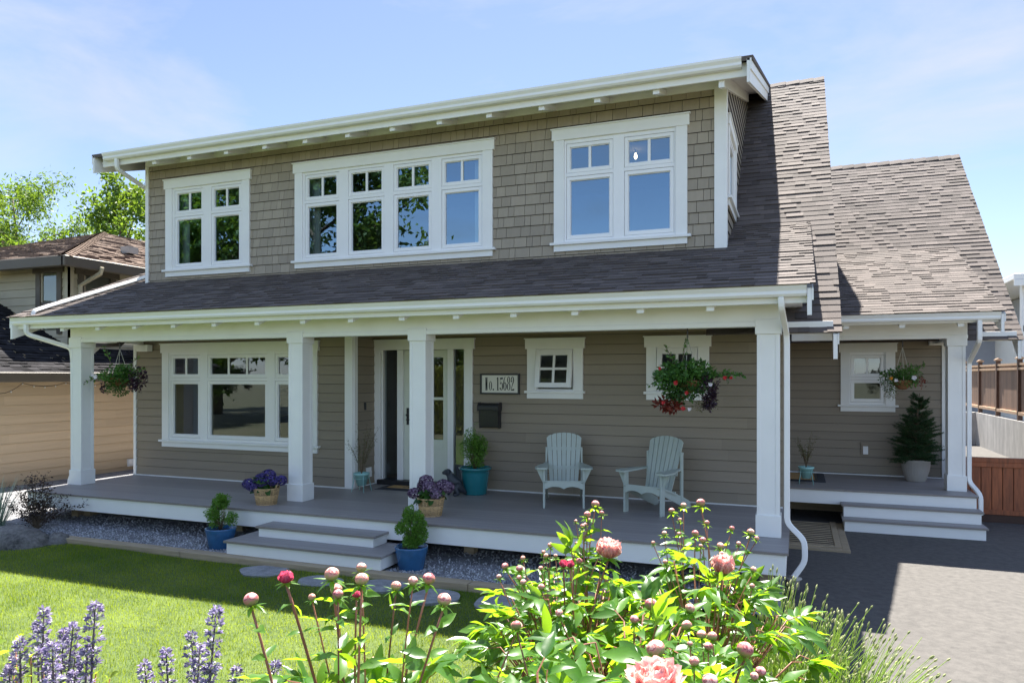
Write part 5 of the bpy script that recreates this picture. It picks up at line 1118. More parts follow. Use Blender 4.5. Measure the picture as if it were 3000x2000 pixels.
for k in range(6):
    y0 = .6 + k * 1.0
    pts = [(-15.45, y0 + u, 1.72 - .22 * (1 - (2 * u - 1) ** 2) * (1 if k < 2 else .35)) for u in np.linspace(0, 1, 9)]; m.tube(pts, .006, 4)
    for p in pts[::2]: b.lathe([(.0, -.045), (.014, -.03), (.011, -.012), (.0, .0)], p, 7)
m.build('cord', M['black'], sl); b.build('bulb', M['vinyl'], sl)
# ------------------------------------------------------------------ peonies in the planting bank
RB = [(-0.776,-4.967,1.281,0.020),(-0.797,-5.029,1.243,0.017),(-0.738,-4.999,1.249,0.012),(-0.837,-5.079,1.220,0.008),(-0.802,-5.091,1.203,0.011),(-0.793,-5.080,1.208,0.009),(-0.782,-5.050,1.225,0.008),(-0.906,-5.233,1.139,0.013),(-0.848,-5.210,1.139,0.008),(-0.923,-5.278,1.118,0.009),(-0.905,-5.297,1.108,0.011),(-0.867,-5.282,1.108,0.009),(-0.803,-5.183,1.145,0.008),(-0.991,-5.348,1.102,0.011),(-1.042,-5.425,1.082,0.015),(-0.980,-5.418,1.076,0.015),(-1.039,-5.499,1.057,0.011),(-0.961,-5.474,1.055,0.011),(-0.934,-5.497,1.045,0.013),(-0.899,-5.382,1.077,0.010),(-0.856,-5.500,1.035,0.014),(-0.763,-5.282,1.094,0.015),(-0.699,-5.188,1.119,0.016),(-0.324,-4.782,1.287,0.021),(-0.396,-4.825,1.277,0.014),(-0.443,-4.872,1.257,0.015),(-0.401,-4.902,1.225,0.010),(-0.285,-4.872,1.214,0.012),(-0.455,-4.995,1.178,0.012),(-0.395,-4.974,1.177,0.009),(-0.328,-4.946,1.178,0.016),(-0.293,-4.967,1.156,0.015),(-0.298,-4.999,1.137,0.009),(-0.493,-5.059,1.147,0.009),(-0.218,-4.968,1.137,0.016),(-0.209,-5.012,1.113,0.012),(-0.179,-4.861,1.195,0.012),(-0.100,-4.849,1.182,0.017),(-0.073,-4.873,1.161,0.011),(-0.145,-4.928,1.144,0.011),(-0.425,-5.153,1.092,0.011),(-0.076,-5.072,1.074,0.013),(-0.075,-5.187,1.037,0.011),(-0.618,-6.016,1.115,0.013),(-0.682,-6.232,1.136,0.015),(-0.373,-5.746,1.091,0.024),(-0.327,-5.796,1.102,0.017),(-0.239,-5.782,1.105,0.017),(-0.375,-6.018,1.125,0.014),(-0.212,-6.048,1.136,0.016),(-0.159,-6.138,1.145,0.014),(-0.129,-6.143,1.146,0.014),(-0.176,-6.250,1.155,0.008),(-0.127,-6.259,1.158,0.012),(-0.252,-6.337,1.162,0.025),(-0.034,-6.262,1.163,0.022),(-0.145,-6.403,1.168,0.013),(0.012,-6.430,1.176,0.013),(-0.000,-6.471,1.179,0.010),(-0.091,-6.549,1.184,0.018)]
LB = [(-1.180,-6.787,1.315,0.019),(-1.063,-6.612,1.346,0.020),(-1.056,-6.481,1.332,0.015),(-0.955,-6.635,1.349,0.018),(-1.087,-6.558,1.288,0.017),(-0.977,-6.708,1.329,0.013),(-1.112,-6.632,1.285,0.010),(-0.965,-6.445,1.280,0.015),(-0.832,-6.587,1.345,0.013),(-0.850,-6.465,1.317,0.018),(-0.730,-6.611,1.315,0.018),(-0.693,-6.200,1.121,0.019),(-1.023,-6.468,1.073,0.008)]
OPEN = [(-1.137,-6.706,1.351,0.027), (-1.035,-6.537,1.272,0.016), (-0.775,-5.466,1.123,0.024), (-0.742,-5.482,1.128,0.022)]     # deep pink, just opening
FLOW = [(-0.638,-5.266,1.145,0.060), (-0.191,-5.145,1.091,0.054), (-0.220,-6.498,1.150,0.056)]                                  # open, coral pink
def grid_sphere(nu, nv):
    V = [(math.sin(math.pi * j / nv) * math.cos(2 * math.pi * i / nu), math.sin(math.pi * j / nv) * math.sin(2 * math.pi * i / nu), -math.cos(math.pi * j / nv)) for j in range(nv + 1) for i in range(nu)]
    return np.array(V), np.array([(j * nu + i, j * nu + (i + 1) % nu, (j + 1) * nu + (i + 1) % nu, (j + 1) * nu + i) for j in range(nv) for i in range(nu)])
def bud_mesh(m, seed):
    """unit bud, z up, with green sepals hugging the base"""
    r = np.random.default_rng(seed); V, F = grid_sphere(20, 12); a = np.arctan2(V[:, 1], V[:, 0]); z = V[:, 2]
    seam = np.abs(np.sin(a * 1.5 + z * 1.6 + seed)) ** .35; V = V * (0.93 + .07 * seam)[:, None]; V[:, 2] = V[:, 2] * .95; V[:, :2] *= (1 - .10 * np.maximum(0, z) ** 2)[:, None]
    n = 5; a = np.arange(n) * 2 * math.pi / n + r.uniform(0, 1); out = np.stack([np.cos(a), np.sin(a), np.zeros(n)], 1)
    VF = [(V, F)]; mi = [0] * len(F)
    b = np.tile([0, 0, -1.0], (n, 1)) + out * .15
    V2, F2 = blades(b, unit(out + np.array([0, 0, .05])), unit(np.tile([0, 0, -1.0], (n, 1)) + out * .6), r.uniform(1.1, 1.7, n), .75, 6, -.85, .05); VF.append((V2, F2)); mi += [1] * len(F2)
    k = 3; a = r.uniform(0, 6.28, k); out = np.stack([np.cos(a), np.sin(a), .2 + .3 * r.random(k)], 1)
    V3, F3 = blades(np.tile([0, 0, -1.1], (k, 1)), unit(out), np.tile([0, 0, 1.0], (k, 1)), r.uniform(1.6, 3.0, k), .55, 6, .15, .12); VF.append((V3, F3)); mi += [1] * len(F3)
    V, F = join(VF); o = npmesh('bud', V, F, [m, M['peony_leaf']], None, np.full(len(F), .7), True, mi); me = o.data; bpy.data.objects.remove(o); return me
def flower_mesh(seed, m, openness=1.0, layers=4):
    """unit peony: rings of cupped, ruffled petals"""
    r = np.random.default_rng(seed); VF = []; tt = []
    for L_ in range(layers):
        n = [7, 8, 9, 10][L_]; tilt = (.25 + .30 * L_) * openness; R_ = [.55, .8, .95, 1.0][L_]
        for k in range(n):
            a = 2 * math.pi * (k + .5 * (L_ % 2)) / n + r.normal() * .12; nu = 6; V = []
            sc = R_ * r.uniform(.88, 1.1); wd = 1.05 * sc * (1.0 if L_ else .8)
            for j in range(nu + 1):
                v = j / nu; el = math.pi / 2 - tilt - .55 * (1 - v) * openness + (.5 - .28 * L_ * openness) * v * .8
                for i in range(nu + 1):
                    u = i / nu * 2 - 1; wv = math.sin(math.pi * (.12 + .80 * v)) ** .7 * wd * .62
                    rad = sc * v; x = rad * math.cos(el) + .06; zz = rad * math.sin(el) * .95; cup = .34 * u * u * wv
                    edge = (v > .8) * r.normal() * .055
                    x2 = x - cup * .8 + edge; y2 = u * wv; V.append((x2 * math.cos(a) - y2 * math.sin(a), x2 * math.sin(a) + y2 * math.cos(a), zz + cup * .3 + edge - .35))
            F = [(j * (nu + 1) + i, j * (nu + 1) + i + 1, (j + 1) * (nu + 1) + i + 1, (j + 1) * (nu + 1) + i) for j in range(nu) for i in range(nu)]
            VF.append((np.array(V), np.array(F))); tt += [min(1, max(0, .15 + .75 * (j / nu) ** 1.5 + r.normal() * .06)) for j in range(nu) for i in range(nu)]
    mi = [0] * len(tt); n = 6; a = np.arange(n) * 1.047; out = np.stack([np.cos(a), np.sin(a), np.zeros(n)], 1)
    V2, F2 = blades(np.tile([0, 0, -.42], (n, 1)) + out * .04, unit(out + np.array([0, 0, .25])), unit(np.tile([0, 0, -1.0], (n, 1)) + out * .4), r.uniform(.55, .95, n), .34, 6, -.5, .05); VF.append((V2, F2)); mi += [1] * len(F2); tt += [.6] * len(F2)
    V, F = join(VF); o = npmesh('flower', V, F, [m, M['peony_leaf']], None, np.array(tt), True, mi); me = o.data; bpy.data.objects.remove(o); return me
BUD = [bud_mesh(M['bud_a'], 1), bud_mesh(M['bud_b'], 2), bud_mesh(M['bud_c'], 3), bud_mesh(M['bud_a'], 4)]
FLO = [flower_mesh(1, M['petal'], .5), flower_mesh(2, M['petal'], .42), flower_mesh(3, M['petal'], .8)]; FLD = flower_mesh(4, M['petaldark'], .55, 3)
PLANTS = [  # x, y, label, leaf dome radius, dome top, compound leaves, seed
    (-0.80, -5.26, 'tall peony bush at the back with clustered buds below the left armchair', .38, 1.10, 105, 101),
    (-0.27, -5.08, 'tall peony bush at the back with pale buds near the end column', .38, 1.11, 105, 102),
    (-0.44, -5.80, 'leafy peony bush in the middle of the clump with round green pink buds', .36, 1.09, 95, 103),
    (-0.10, -6.25, 'large leaved peony bush at the right front beside the lavender', .30, 1.13, 85, 104),
    (-0.98, -6.55, 'long stemmed peony with tall open spaced buds in front of the lawn', .34, 1.13, 66, 105),
    (-0.50, -6.48, 'low peony bush at the bottom with a coral bloom half out of view', .30, 1.11, 85, 106)]
def prof_leaf(t): return max(.02, math.sin(math.pi * min(1, (t * .98 + .01)) ** .78) ** .9)
def compound(rng, P, D, size):
    """ternate leaves: 5 to 8 broad pointed leaflets on a short stalk"""
    A, B, Nn, L_, st = [], [], [], [], []
    for p, d, s in zip(P, D, size):
        upv = unit(np.array([0, 0, 1.0]) - d * d[2] + rng.normal(size=3) * .22); side = unit(np.cross(d, upv)); q = p + d * s * .55
        st.append((p, q))
        for k, (off, ang, ln) in enumerate(((0, 0, 1.0), (0, .55, .85), (0, -.55, .85), (-.28, 1.0, .8), (-.28, -1.0, .8), (-.42, .55, .6), (-.42, -.55, .6))):
            if k > 4 and rng.random() < .4: continue
            dd = unit(d * math.cos(ang) + side * math.sin(ang) + upv * rng.normal() * .2 + np.array([0, 0, -.12])); A.append(q + d * s * off * .6); B.append(dd); Nn.append(unit(upv + rng.normal(size=3) * .28)); L_.append(s * ln * rng.uniform(.85, 1.15))
    return np.array(A), np.array(B), np.array(Nn), np.array(L_), st
def rand_pick(lst, key): return min(range(len(lst)), key=key)
stems = {i: [] for i in range(len(PLANTS))}
for kind, lst in (('bud', RB + LB), ('open', OPEN), ('flower', FLOW)):
    for it in lst:
        x, y, z, r_ = it
        if it in LB or it in OPEN[:2]: i = 4
        else: i = min((0, 1, 2, 3, 5), key=lambda q: (PLANTS[q][0] - x) ** 2 + (PLANTS[q][1] - y) ** 2)
        stems[i].append((kind, it))
for i, (px, py, lab, R_, top, nl, seed) in enumerate(PLANTS):
    rng = np.random.default_rng(seed); gz = bank(px, py); t = thing('peony', (px, py, gz), lab, 'peony', 'peonies in the front bed')
    sb = MB(); LP, LD, LS = [], [], []; heads = []
    for kind, (x, y, z, r_) in stems[i]:
        a = rng.uniform(0, 6.28); b0 = np.array([px + .09 * math.cos(a) + (x - px) * .15, py + .09 * math.sin(a) + (y - py) * .15, gz]); tip = np.array([x, y, z - r_ * (.9 if kind == 'bud' else .5)]); ctl = b0 * .45 + tip * .55 + np.array([(px - x) * .22 + rng.normal() * .03, (py - y) * .22, .10])
        if i == 4: ctl = b0 * .5 + tip * .5 + np.array([rng.normal() * .02 + (px - x) * .1, rng.normal() * .02, .04])
        f_ = lambda u: b0 * (1 - u) ** 2 + ctl * 2 * u * (1 - u) + tip * u * u
        sr = max(.0028, min(.0048, r_ * .22)); sb.tube([f_(u) for u in np.linspace(0, 1, 12)], [sr * (1.1 - .35 * u) for u in np.linspace(0, 1, 12)], 6, 0, float(rng.random()))
        heads.append((kind, tip, unit(tip - f_(.93)), r_, np.array([x, y, z])))
        for u in ((.94, .86, .78, .70, .60, .48) if i == 4 else (.92, .82, .70, .58)):
            if rng.random() < .85: aa = rng.uniform(0, 6.28); LP.append(f_(u)); LD.append(unit(np.array([math.cos(aa), math.sin(aa), .35]))); LS.append((.062 if u > .84 else .105) * rng.uniform(.8, 1.2))
    nstalk = len(LP)
    for k in range(nl):
        a = rng.uniform(0, 6.28); rr = R_ * math.sqrt(rng.uniform(.0, 1)); zz = gz + (top - gz) * (1 - .30 * (rr / R_) ** 2) * rng.uniform(.66, 1.0); p = np.array([px + rr * math.cos(a), py + rr * math.sin(a), zz])
        LP.append(p); LD.append(unit(np.array([math.cos(a) * (.4 + rr / R_), math.sin(a) * (.4 + rr / R_), rng.uniform(-.1, .55)]) + rng.normal(size=3) * .3)); LS.append(rng.uniform(.085, .135))
        mid = np.array([px + rr * .35 * math.cos(a), py + rr * .35 * math.sin(a), gz + (zz - gz) * .55]); sb.tube([(px + .05 * math.cos(a), py + .05 * math.sin(a), gz), mid, p], [.0045, .004, .003], 5, 0, float(rng.random()))
    # upper stalk leaves are single leaflets, the dome carries compound leaves
    A, B, Nn, L_, st = compound(rng, LP[nstalk:], LD[nstalk:], LS[nstalk:])
    for p, q in st: sb.tube([p, q], .0022, 4, 0, .4)
    sb.build('stems', M['redstem'], t)
    S0, S1 = np.array(LP[:nstalk]), np.array(LD[:nstalk])
    A = np.concatenate([S0, S0, A]); B = np.concatenate([S1, unit(S1 * np.array([-1, -1, 1]) + rng.normal(size=S1.shape) * .4), B]); Nn = np.concatenate([rdir(rng, 2 * nstalk, 1.3), Nn]); L_ = np.concatenate([np.array(LS[:nstalk]), np.array(LS[:nstalk]) * .8, L_])
    V, F = blades(A, B, Nn, L_, L_ * rng.uniform(.30, .42, len(A)), 8, rng.uniform(-.1, .55, len(A)), .17, prof_leaf, .06, rng)
    npmesh('foliage', V, F, M['peony_leaf'], t, np.repeat(np.clip(rng.normal(.45, .27, len(A)), 0, 1), 14), True)
    for kind, tip, d, r_, c_ in heads:
        if kind == 'bud': me = BUD[2] if r_ < .0115 else BUD[int(rng.integers(0, 2)) if rng.random() < .8 else 3]; sc = r_
        elif kind == 'open': me = FLD; sc = r_ * 1.15
        else: me = FLO[FLOW.index(next(f for f in FLOW if abs(f[0] - c_[0]) < 1e-6))]; sc = r_ * 1.3
        o = bpy.data.objects.new('bud' if kind == 'bud' else 'flower', me); link(o, t); o.location = Vector(c_) - wloc(t)
        dv = Vector(d).lerp(Vector((0, 0, 1)), .25 if kind == 'bud' else .7); o.rotation_euler = (dv.to_track_quat('Z', 'Y').to_matrix() @ Matrix.Rotation(rng.uniform(0, 6.28), 3, 'Z')).to_euler(); o.scale = (sc, sc, sc * (.92 if kind == 'bud' else 1))
        if kind == 'open': o['label'] = 'deep pink bloom just opening'

# ------------------------------------------------------------------ lavender at the edge of the asphalt
def tri_stalks(P0, P1, bend, r, seg=5):
    n = len(P0); V = []; d = unit(P1 - P0); s1 = unit(np.cross(d, np.tile([.3, .9, .1], (n, 1)))); s2 = np.cross(d, s1)
    for j in range(seg + 1):
        u = j / seg; c = P0 + (P1 - P0) * u + bend * (4 * u * (1 - u)) ; rr = np.asarray(r)[:, None] * (1 - .35 * u)
        for k in range(3): a = 2.0944 * k; V.append(c + (s1 * math.cos(a) + s2 * math.sin(a)) * rr)
    V = np.stack(V, 1).reshape(-1, 3); b = np.arange(n)[:, None] * 3 * (seg + 1); F = []
    for j in range(seg):
        for k in range(3): F.append(b + [[j * 3 + k, j * 3 + (k + 1) % 3, (j + 1) * 3 + (k + 1) % 3, (j + 1) * 3 + k]])
    return V, np.stack(F, 1).reshape(-1, 4)
def lavender(px, py, n, h, sp, lean, label, seed):
    gz = bank(px, py); t = thing('lavender', (px, py, gz), label, 'lavender', 'lavender by the driveway'); rng = np.random.default_rng(seed)
    a = rng.uniform(0, 6.28, n); r = np.sqrt(rng.random(n)); P0 = np.array([px, py, gz]) + np.stack([np.cos(a) * r * .16, np.sin(a) * r * .16, np.zeros(n)], 1)
    P1 = P0 + np.stack([np.cos(a) * r * sp + lean[0] + rng.normal(size=n) * .06, np.sin(a) * r * sp + lean[1] + rng.normal(size=n) * .06, h * rng.uniform(.6, 1.05, n) * (1 - .22 * r)], 1); bend = np.stack([-np.cos(a) * r * .03, -np.sin(a) * r * .03, .03 + 0 * a], 1) + rng.normal(size=(n, 3)) * .012
    V, F = tri_stalks(P0, P1, bend, rng.uniform(.0016, .0028, n)); npmesh('stalks', V, F, M['lav'], t, np.repeat(rng.random(n), 15))
    d = unit(P1 - P0 - bend * 4); hs = rng.random(n) < .8; H0 = P1[hs]; d = d[hs]; m = len(H0); L_ = rng.uniform(.018, .034, m); V = []
    s1 = unit(np.cross(d, np.tile([.3, .9, .1], (m, 1)))); s2 = np.cross(d, s1)
    for u, w in ((-.1, .15), (.2, .9), (.55, 1.0), (.85, .6), (1.0, .1)):
        for k in range(5): V.append(H0 + d * (L_ * u)[:, None] + (s1 * math.cos(1.2566 * k) + s2 * math.sin(1.2566 * k)) * (w * .0052))
    V = np.stack(V, 1).reshape(-1, 3); b = np.arange(m)[:, None] * 25; F = np.stack([b + [[j * 5 + k, j * 5 + (k + 1) % 5, (j + 1) * 5 + (k + 1) % 5, (j + 1) * 5 + k]] for j in range(4) for k in range(5)], 1).reshape(-1, 4)
    tag(npmesh('flower_buds', V, F, M['lavhead'], t, np.repeat(rng.random(m), 20)), kind='stuff')
    nl = n * 7; k = rng.integers(0, n, nl); u = rng.uniform(.0, .62, nl)[:, None]; P = P0[k] + (P1 - P0)[k] * u + bend[k] * (4 * u * (1 - u)); D = unit((P1 - P0)[k] * .8 / h + rng.normal(size=(nl, 3)) * .38); V, F = cards(P, D, rdir(rng, nl, .3), rng.uniform(.03, .06, nl), .0042, .1); npmesh('leaves', V, F, M['lav'], t, np.repeat(rng.random(nl), 2))
lavender(-.08, -4.25, 300, .94, .28, (.06, .16), 'lavender clump nearest the house, behind the peony leaves', 121)
lavender(.18, -4.45, 300, .78, .28, (.12, .12), 'lavender clump in the middle of the row at the asphalt edge', 122)
lavender(.34, -4.90, 280, .52, .26, (.14, .06), 'lavender clump nearest the viewer at the bottom edge', 123)
lavender(-.02, -4.80, 190, .62, .24, (.06, .10), 'lavender clump hidden low behind the right front peony', 124)

# ------------------------------------------------------------------ catmint and lime shrub, bottom left
CAT = [(-1.650,-6.841,1.266),(-2.083,-6.688,1.111),(-1.889,-6.720,1.144),(-1.936,-6.846,1.135),(-1.757,-6.883,1.159),(-2.008,-6.659,1.092),(-2.050,-6.783,1.051),(-1.882,-6.825,1.106),(-1.670,-6.849,1.151),(-2.041,-6.672,0.986),(-1.883,-6.718,1.051),(-1.965,-6.857,1.057),(-1.349,-6.724,1.254),(-1.644,-6.517,1.082),(-1.635,-6.621,1.069),(-1.611,-6.719,1.069),(-1.364,-6.730,1.101),(-1.513,-6.466,0.978),(-1.334,-6.504,1.030)]
CAT += [(-1.93, -6.78, 1.20), (-1.78, -6.80, 1.05), (-1.43, -6.70, 1.13)]
def catmint(idx, px, py, label, seed):
    gz = bank(px, py); t = thing('catmint', (px, py, gz), label, 'catmint', 'catmint in the front bed'); rng = np.random.default_rng(seed); sb = MB(); LP, LD = [], []
    for q in idx:
        tip = np.array(CAT[q]); b0 = np.array([px + (tip[0] - px) * .45, py + (tip[1] - py) * .45, gz]); ctl = (b0 + tip) / 2 + np.array([(px - tip[0]) * .12 - .03, 0, .04]); f_ = lambda u: b0 * (1 - u) ** 2 + ctl * 2 * u * (1 - u) + tip * u * u
        sb.tube([f_(u) for u in np.linspace(0, 1, 9)], [.003] * 8 + [.0015], 5); ax = unit(tip - f_(.9)); VF = []; tt = []
        Ltot = np.linalg.norm(tip - b0)
        hts = [0, .010, .022, .046, .074, .106, .140, .175]; 
        for j, hh in enumerate(hts[:6 if rng.random() < .5 else 8]):
            c = f_(1 - hh / Ltot); n = int(14 + 8 * min(j, 3)); rad = .007 + .0052 * min(j, 3.2)
            dd = rdir(rng, n); dd = unit(dd - ax * (dd @ ax)[:, None] * .75 + ax * .25)
            P = c + dd * (rad * rng.uniform(.3, .8, (n, 1))); V, F = cards(P, unit(dd + rng.normal(size=(n, 3)) * .35), rdir(rng, n), rng.uniform(.009, .017, n), rng.uniform(.005, .0095, n), .3); VF.append((V, F)); tt.append(np.repeat(np.clip(rng.normal(.45, .42, n), 0, 1), 2))
            if j >= 2:
                for s in (-1, 1): a = rng.uniform(0, 6.28); LP.append(c); LD.append(unit(np.array([math.cos(a) * s, math.sin(a) * s, .3])))
        V, F = join(VF); npmesh('flower_spike', V, F, M['catflower'], t, np.concatenate(tt))
        for u in (.35, .45, .55, .62):
            for s in (-1, 1): a = rng.uniform(0, 6.28); LP.append(f_(u)); LD.append(unit(np.array([math.cos(a) * s, math.sin(a) * s, .35])))
    sb.build('stems', M['darkstem'], t); LP = np.array(LP); LD = np.array(LD); n = len(LP)
    V, F = blades(LP, LD, rdir(rng, n, 1.5), rng.uniform(.018, .034, n), rng.uniform(.010, .018, n), 5, .3, .12); npmesh('leaves', V, F, M['catsage'], t, np.repeat(rng.random(n), 8), True)
catmint([0, 4, 7, 8, 20], -1.68, -6.84, 'catmint with the tallest lilac spike at the lower left', 131)
catmint([1, 2, 3, 5, 6, 9, 10, 11, 19], -1.95, -6.74, 'bushy catmint with many lilac spikes in the bottom left corner', 132)
catmint([12, 16, 21, 14, 15], -1.44, -6.70, 'catmint with a leaning lilac spike in front of the sunny lawn', 133)
catmint([13, 17, 18], -1.50, -6.50, 'low catmint spikes nearest the peony stems', 134)
t = thing('lime_shrub', (-1.98, -6.80, bank(-1.98, -6.8)), 'yellow green leafy shrub at the bottom left corner behind the catmint', 'shrub'); rng = np.random.default_rng(141); b = MB(); LP, LD = [], []
for tx, ty, tz in [(-2.06, -6.84, 1.16), (-2.02, -6.80, 1.10), (-2.0, -6.82, 1.03), (-1.93, -6.78, 1.04), (-1.90, -6.84, 1.09), (-1.76, -6.75, 1.03), (-1.73, -6.73, 1.015), (-2.08, -6.78, 1.02), (-1.84, -6.80, 1.0), (-1.62, -6.84, .99), (-2.05, -6.86, 1.2), (-1.68, -6.80, 1.03)]:
    b0 = np.array([-1.95 + (tx + 1.95) * .5, -6.80, bank(-1.95, -6.8)]); tip = np.array([tx, ty, tz]); b.tube([b0, (b0 + tip) / 2, tip], [.004, .003, .0018], 5)
    for k in range(11): u = 1 - .035 * k; a = k * 2.4; LP.append(b0 + (tip - b0) * u); LD.append(unit(np.array([math.cos(a), math.sin(a), .5 + .5 * (k < 2)])))
b.build('stems', M['redstem'], t); LP = np.array(LP); LD = np.array(LD); n = len(LP); V, F = blades(LP, LD, rdir(rng, n, 1.2), rng.uniform(.028, .044, n), rng.uniform(.016, .024, n), 6, .2, .1, lambda t: max(.04, math.sin(math.pi * (t * .94 + .03)) ** .7)); npmesh('foliage', V, F, M['lime_leaf'], t, np.repeat(rng.random(n), 10), True)

# ------------------------------------------------------------------ lawn grass
rng = np.random.default_rng(151); n = 260000
# denser where the camera looks: area below the porch, thinning towards the left and back
x = rng.uniform(-13.5, .0, n); y = -.80 - 3.9 * rng.random(n) ** 1.15; xl = CS * (x - CX) + SN * (y - CY); tz_ = -SN * (x - CX) + CS * (y - CY)
keep = (tz_ > 5.0) & (np.abs(xl / tz_) < .78) & (x < -.25 - .35 * (y < -2.0))
keep &= ~((x + 10.48) ** 2 / .5 + (y + 1.02) ** 2 / .17 < 1)
for sx_, sy_, a_, b_, _l in stones: keep &= ((x - sx_) / (a_ * .97)) ** 2 + ((y - sy_) / (b_ * .97)) ** 2 > 1
x, y = x[keep], y[keep]; n = len(x)
patch = .5 + .28 * np.sin(x * 1.9 + 1.2 * np.sin(y * 1.3)) * np.sin(y * 2.3 + x * .6) + .18 * np.sin(x * 5.1 + y * 3.7) * np.sin(y * 6.3 - x * 2.2)
a = rng.uniform(0, 6.28, n); tl = rng.uniform(.1, .75, n); D = unit(np.stack([np.cos(a) * tl, np.sin(a) * tl, np.ones(n)], 1)); L_ = rng.uniform(.022, .048, n) * (.8 + .35 * (1 - patch)); W = rng.uniform(.0028, .0052, n); S_ = np.stack([-np.sin(a), np.cos(a), np.zeros(n)], 1)
P = np.stack([x, y, np.full(n, ZL) + .012 * np.sin(x * 1.7 + 1) * np.sin(y * 1.3) - .003], 1); V = np.stack([P - S_ * W[:, None] / 2, P + S_ * W[:, None] / 2, P + D * L_[:, None]], 1).reshape(-1, 3)
tag(npmesh('grass', V, np.arange(3 * n).reshape(-1, 3), M['grass'], None, np.clip(patch + rng.normal(size=n) * .22, 0, 1)), 'mown lawn of green grass with yellowish dry patches', 'lawn', kind='stuff')

# ------------------------------------------------------------------ trees
def tree(name, label, base, H, R, nleaf, ls, m, seed, crown0=.3, tr=.16, sparse=1.0, group=None, limbs=16, up=.6, wr=.55, clus=.5, cat='tree'):
    t = thing(name, base, label, cat, group); rng = np.random.default_rng(seed); b = MB(); base = np.array(base); tips = []
    tp = [base + np.array([.03 * H * math.sin(2.2 * u + seed), .03 * H * math.sin(1.7 * u + 2 * seed), H * .93 * u]) for u in np.linspace(0, 1, 9)]; b.tube(tp, [tr * (1 - .88 * u) for u in np.linspace(0, 1, 9)], 9)
    for k in range(limbs):
        u = crown0 + (.97 - crown0) * (k + .5) / limbs; i = u * 8; p = tp[int(i)] * (1 - i % 1) + tp[min(8, int(i) + 1)] * (i % 1); a = k * 2.4 + rng.uniform(-.4, .4); L_ = R * rng.uniform(.65, 1.1) * math.sin(math.pi * min(1, .22 + .72 * (u - crown0) / (1 - crown0))) ** .7; d = unit(np.array([math.cos(a), math.sin(a), up * rng.uniform(.5, 1.4)])); e = p + d * L_; mid = (p + e) / 2 + np.array([0, 0, .06 * L_]); r0 = tr * (1 - .88 * u) * .6
        b.tube([p, mid, e], [r0, r0 * .6, r0 * .2], 6)
        for q in range(6):
            s0 = p + (e - p) * rng.uniform(.35, 1.0); s1 = s0 + unit(d + rng.normal(size=3) * .75) * L_ * rng.uniform(.2, .45); b.tube([s0, s1], [r0 * .3, r0 * .08], 4); tips += [(s0, s1)]
    b.build('trunk', M['bark'], t); P, D = [], []
    ti = rng.integers(0, len(tips), nleaf); u = rng.uniform(.2, 1.08, nleaf)[:, None]; A = np.array([q[0] for q in tips]); B = np.array([q[1] for q in tips])
    P = A[ti] + (B - A)[ti] * u + rng.normal(size=(nleaf, 3)) * ls * clus * 2.2; D = unit(rng.normal(size=(nleaf, 3)) + np.array([0, 0, -.2])); L_ = ls * rng.uniform(.6, 1.25, nleaf)
    V, F = cards(P, D, rdir(rng, nleaf, .6), L_, L_ * wr, .15); cl = rng.random(len(tips))[ti]; npmesh('crown', V, F, M[m], t, np.repeat(np.clip(.5 * cl + .5 * rng.random(nleaf), 0, 1), 2))
tree('leafy_tree', 'tall feathery green tree at the far left edge behind the neighbouring house', (-36.5, 17.0, -.6), 12.2, 4.6, 18000, .24, 'tree_leaf', 1, .25, .25, wr=.32, clus=.7)
tree('leafy_tree', 'young tree with upright open branches behind the brown hip roof', (-29.5, 17.5, -.6), 11.4, 3.4, 8500, .22, 'tree_leaf', 2, .35, .16, up=1.5, wr=.6, clus=.5, limbs=20)
tree('leafy_tree', 'open branched green tree showing beside the downspout of the dormer', (-25.2, 19.0, -.6), 11.2, 3.2, 8500, .22, 'tree_leaf', 3, .35, .16, up=1.5, wr=.6, clus=.5, limbs=20)
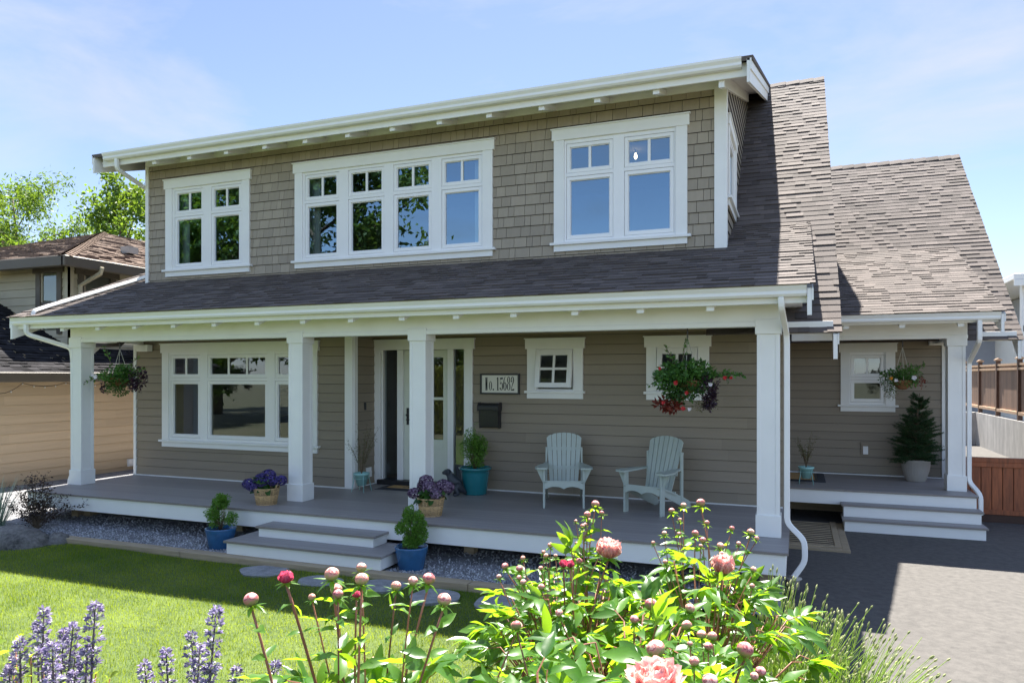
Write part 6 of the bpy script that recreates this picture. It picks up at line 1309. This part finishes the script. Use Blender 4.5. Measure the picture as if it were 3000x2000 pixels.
tree('leafy_tree', 'broad bright green tree low behind the left neighbour roof ridge', (-41.0, 22.0, -.6), 9.8, 5.6, 24000, .26, 'tree_leaf', 4, .25, .25, wr=.55)
tree('leafy_tree', 'rounded green tree low behind the neighbour roof between the feathery and the open trees', (-35.0, 21.0, -.6), 9.6, 4.4, 16000, .24, 'tree_leaf', 5, .3, .2, wr=.5)
tree('conifer', 'thin dark treetop poking above the side wing roof ridge', (1.55, 26.0, -.6), 11.6, 1.5, 1300, .16, 'tree_dark', 6, .45, .12, up=.5, wr=.3, clus=.5, limbs=26)
# across the lawn, behind the viewer: seen only as reflections in the windows
tree('street_tree', 'large dark tree across the street, reflected in the upper windows', (-26.5, -23.5, -.7), 18.5, 7.2, 20000, .42, 'tree_dark', 7, .2, .45, up=.5, limbs=24, wr=.55)
tree('street_tree', 'second large tree across the street, reflected in the left windows', (-37.0, -26.0, -.7), 20.0, 8.0, 20000, .45, 'tree_leaf', 8, .15, .45, up=.5, limbs=24, wr=.55)
tree('street_tree', 'wide tree across the street, reflected in the living room window', (-31.0, -17.0, -.7), 12.0, 5.5, 15000, .36, 'tree_leaf', 9, .08, .3, up=.4, limbs=22, wr=.55)
tree('street_tree', 'dense tree behind the hedge, reflected beside the front door', (-17.0, -22.0, -.7), 6.6, 4.2, 12000, .30, 'tree_dark', 10, .1, .25, up=.4, limbs=18, wr=.55)
t = thing('hedge', (-18, -15.5, -.7), 'clipped yellow green hedge reflected in the door sidelight', 'hedge'); rng = np.random.default_rng(161); n = 26000; face = rng.random(n)
P = np.stack([rng.uniform(-21, -7, n), np.where(face < .6, -15.0, rng.uniform(-16.2, -15.0, n)) + rng.normal(size=n) * .07, np.where(face < .6, rng.uniform(-.7, 2.15, n), 2.15 + rng.normal(size=n) * .06)], 1); D = unit(rng.normal(size=(n, 3)) + np.array([0, .7, .3])); V, F = cards(P, D, rdir(rng, n, .5), rng.uniform(.08, .16, n), .07, .15); npmesh('foliage', V, F, M['hedge'], t, np.repeat(rng.random(n), 2))
m = MB(); m.box(-21, -7, -16.1, -15.1, -.7, 2.1); m.build('core', M['soil'], t)
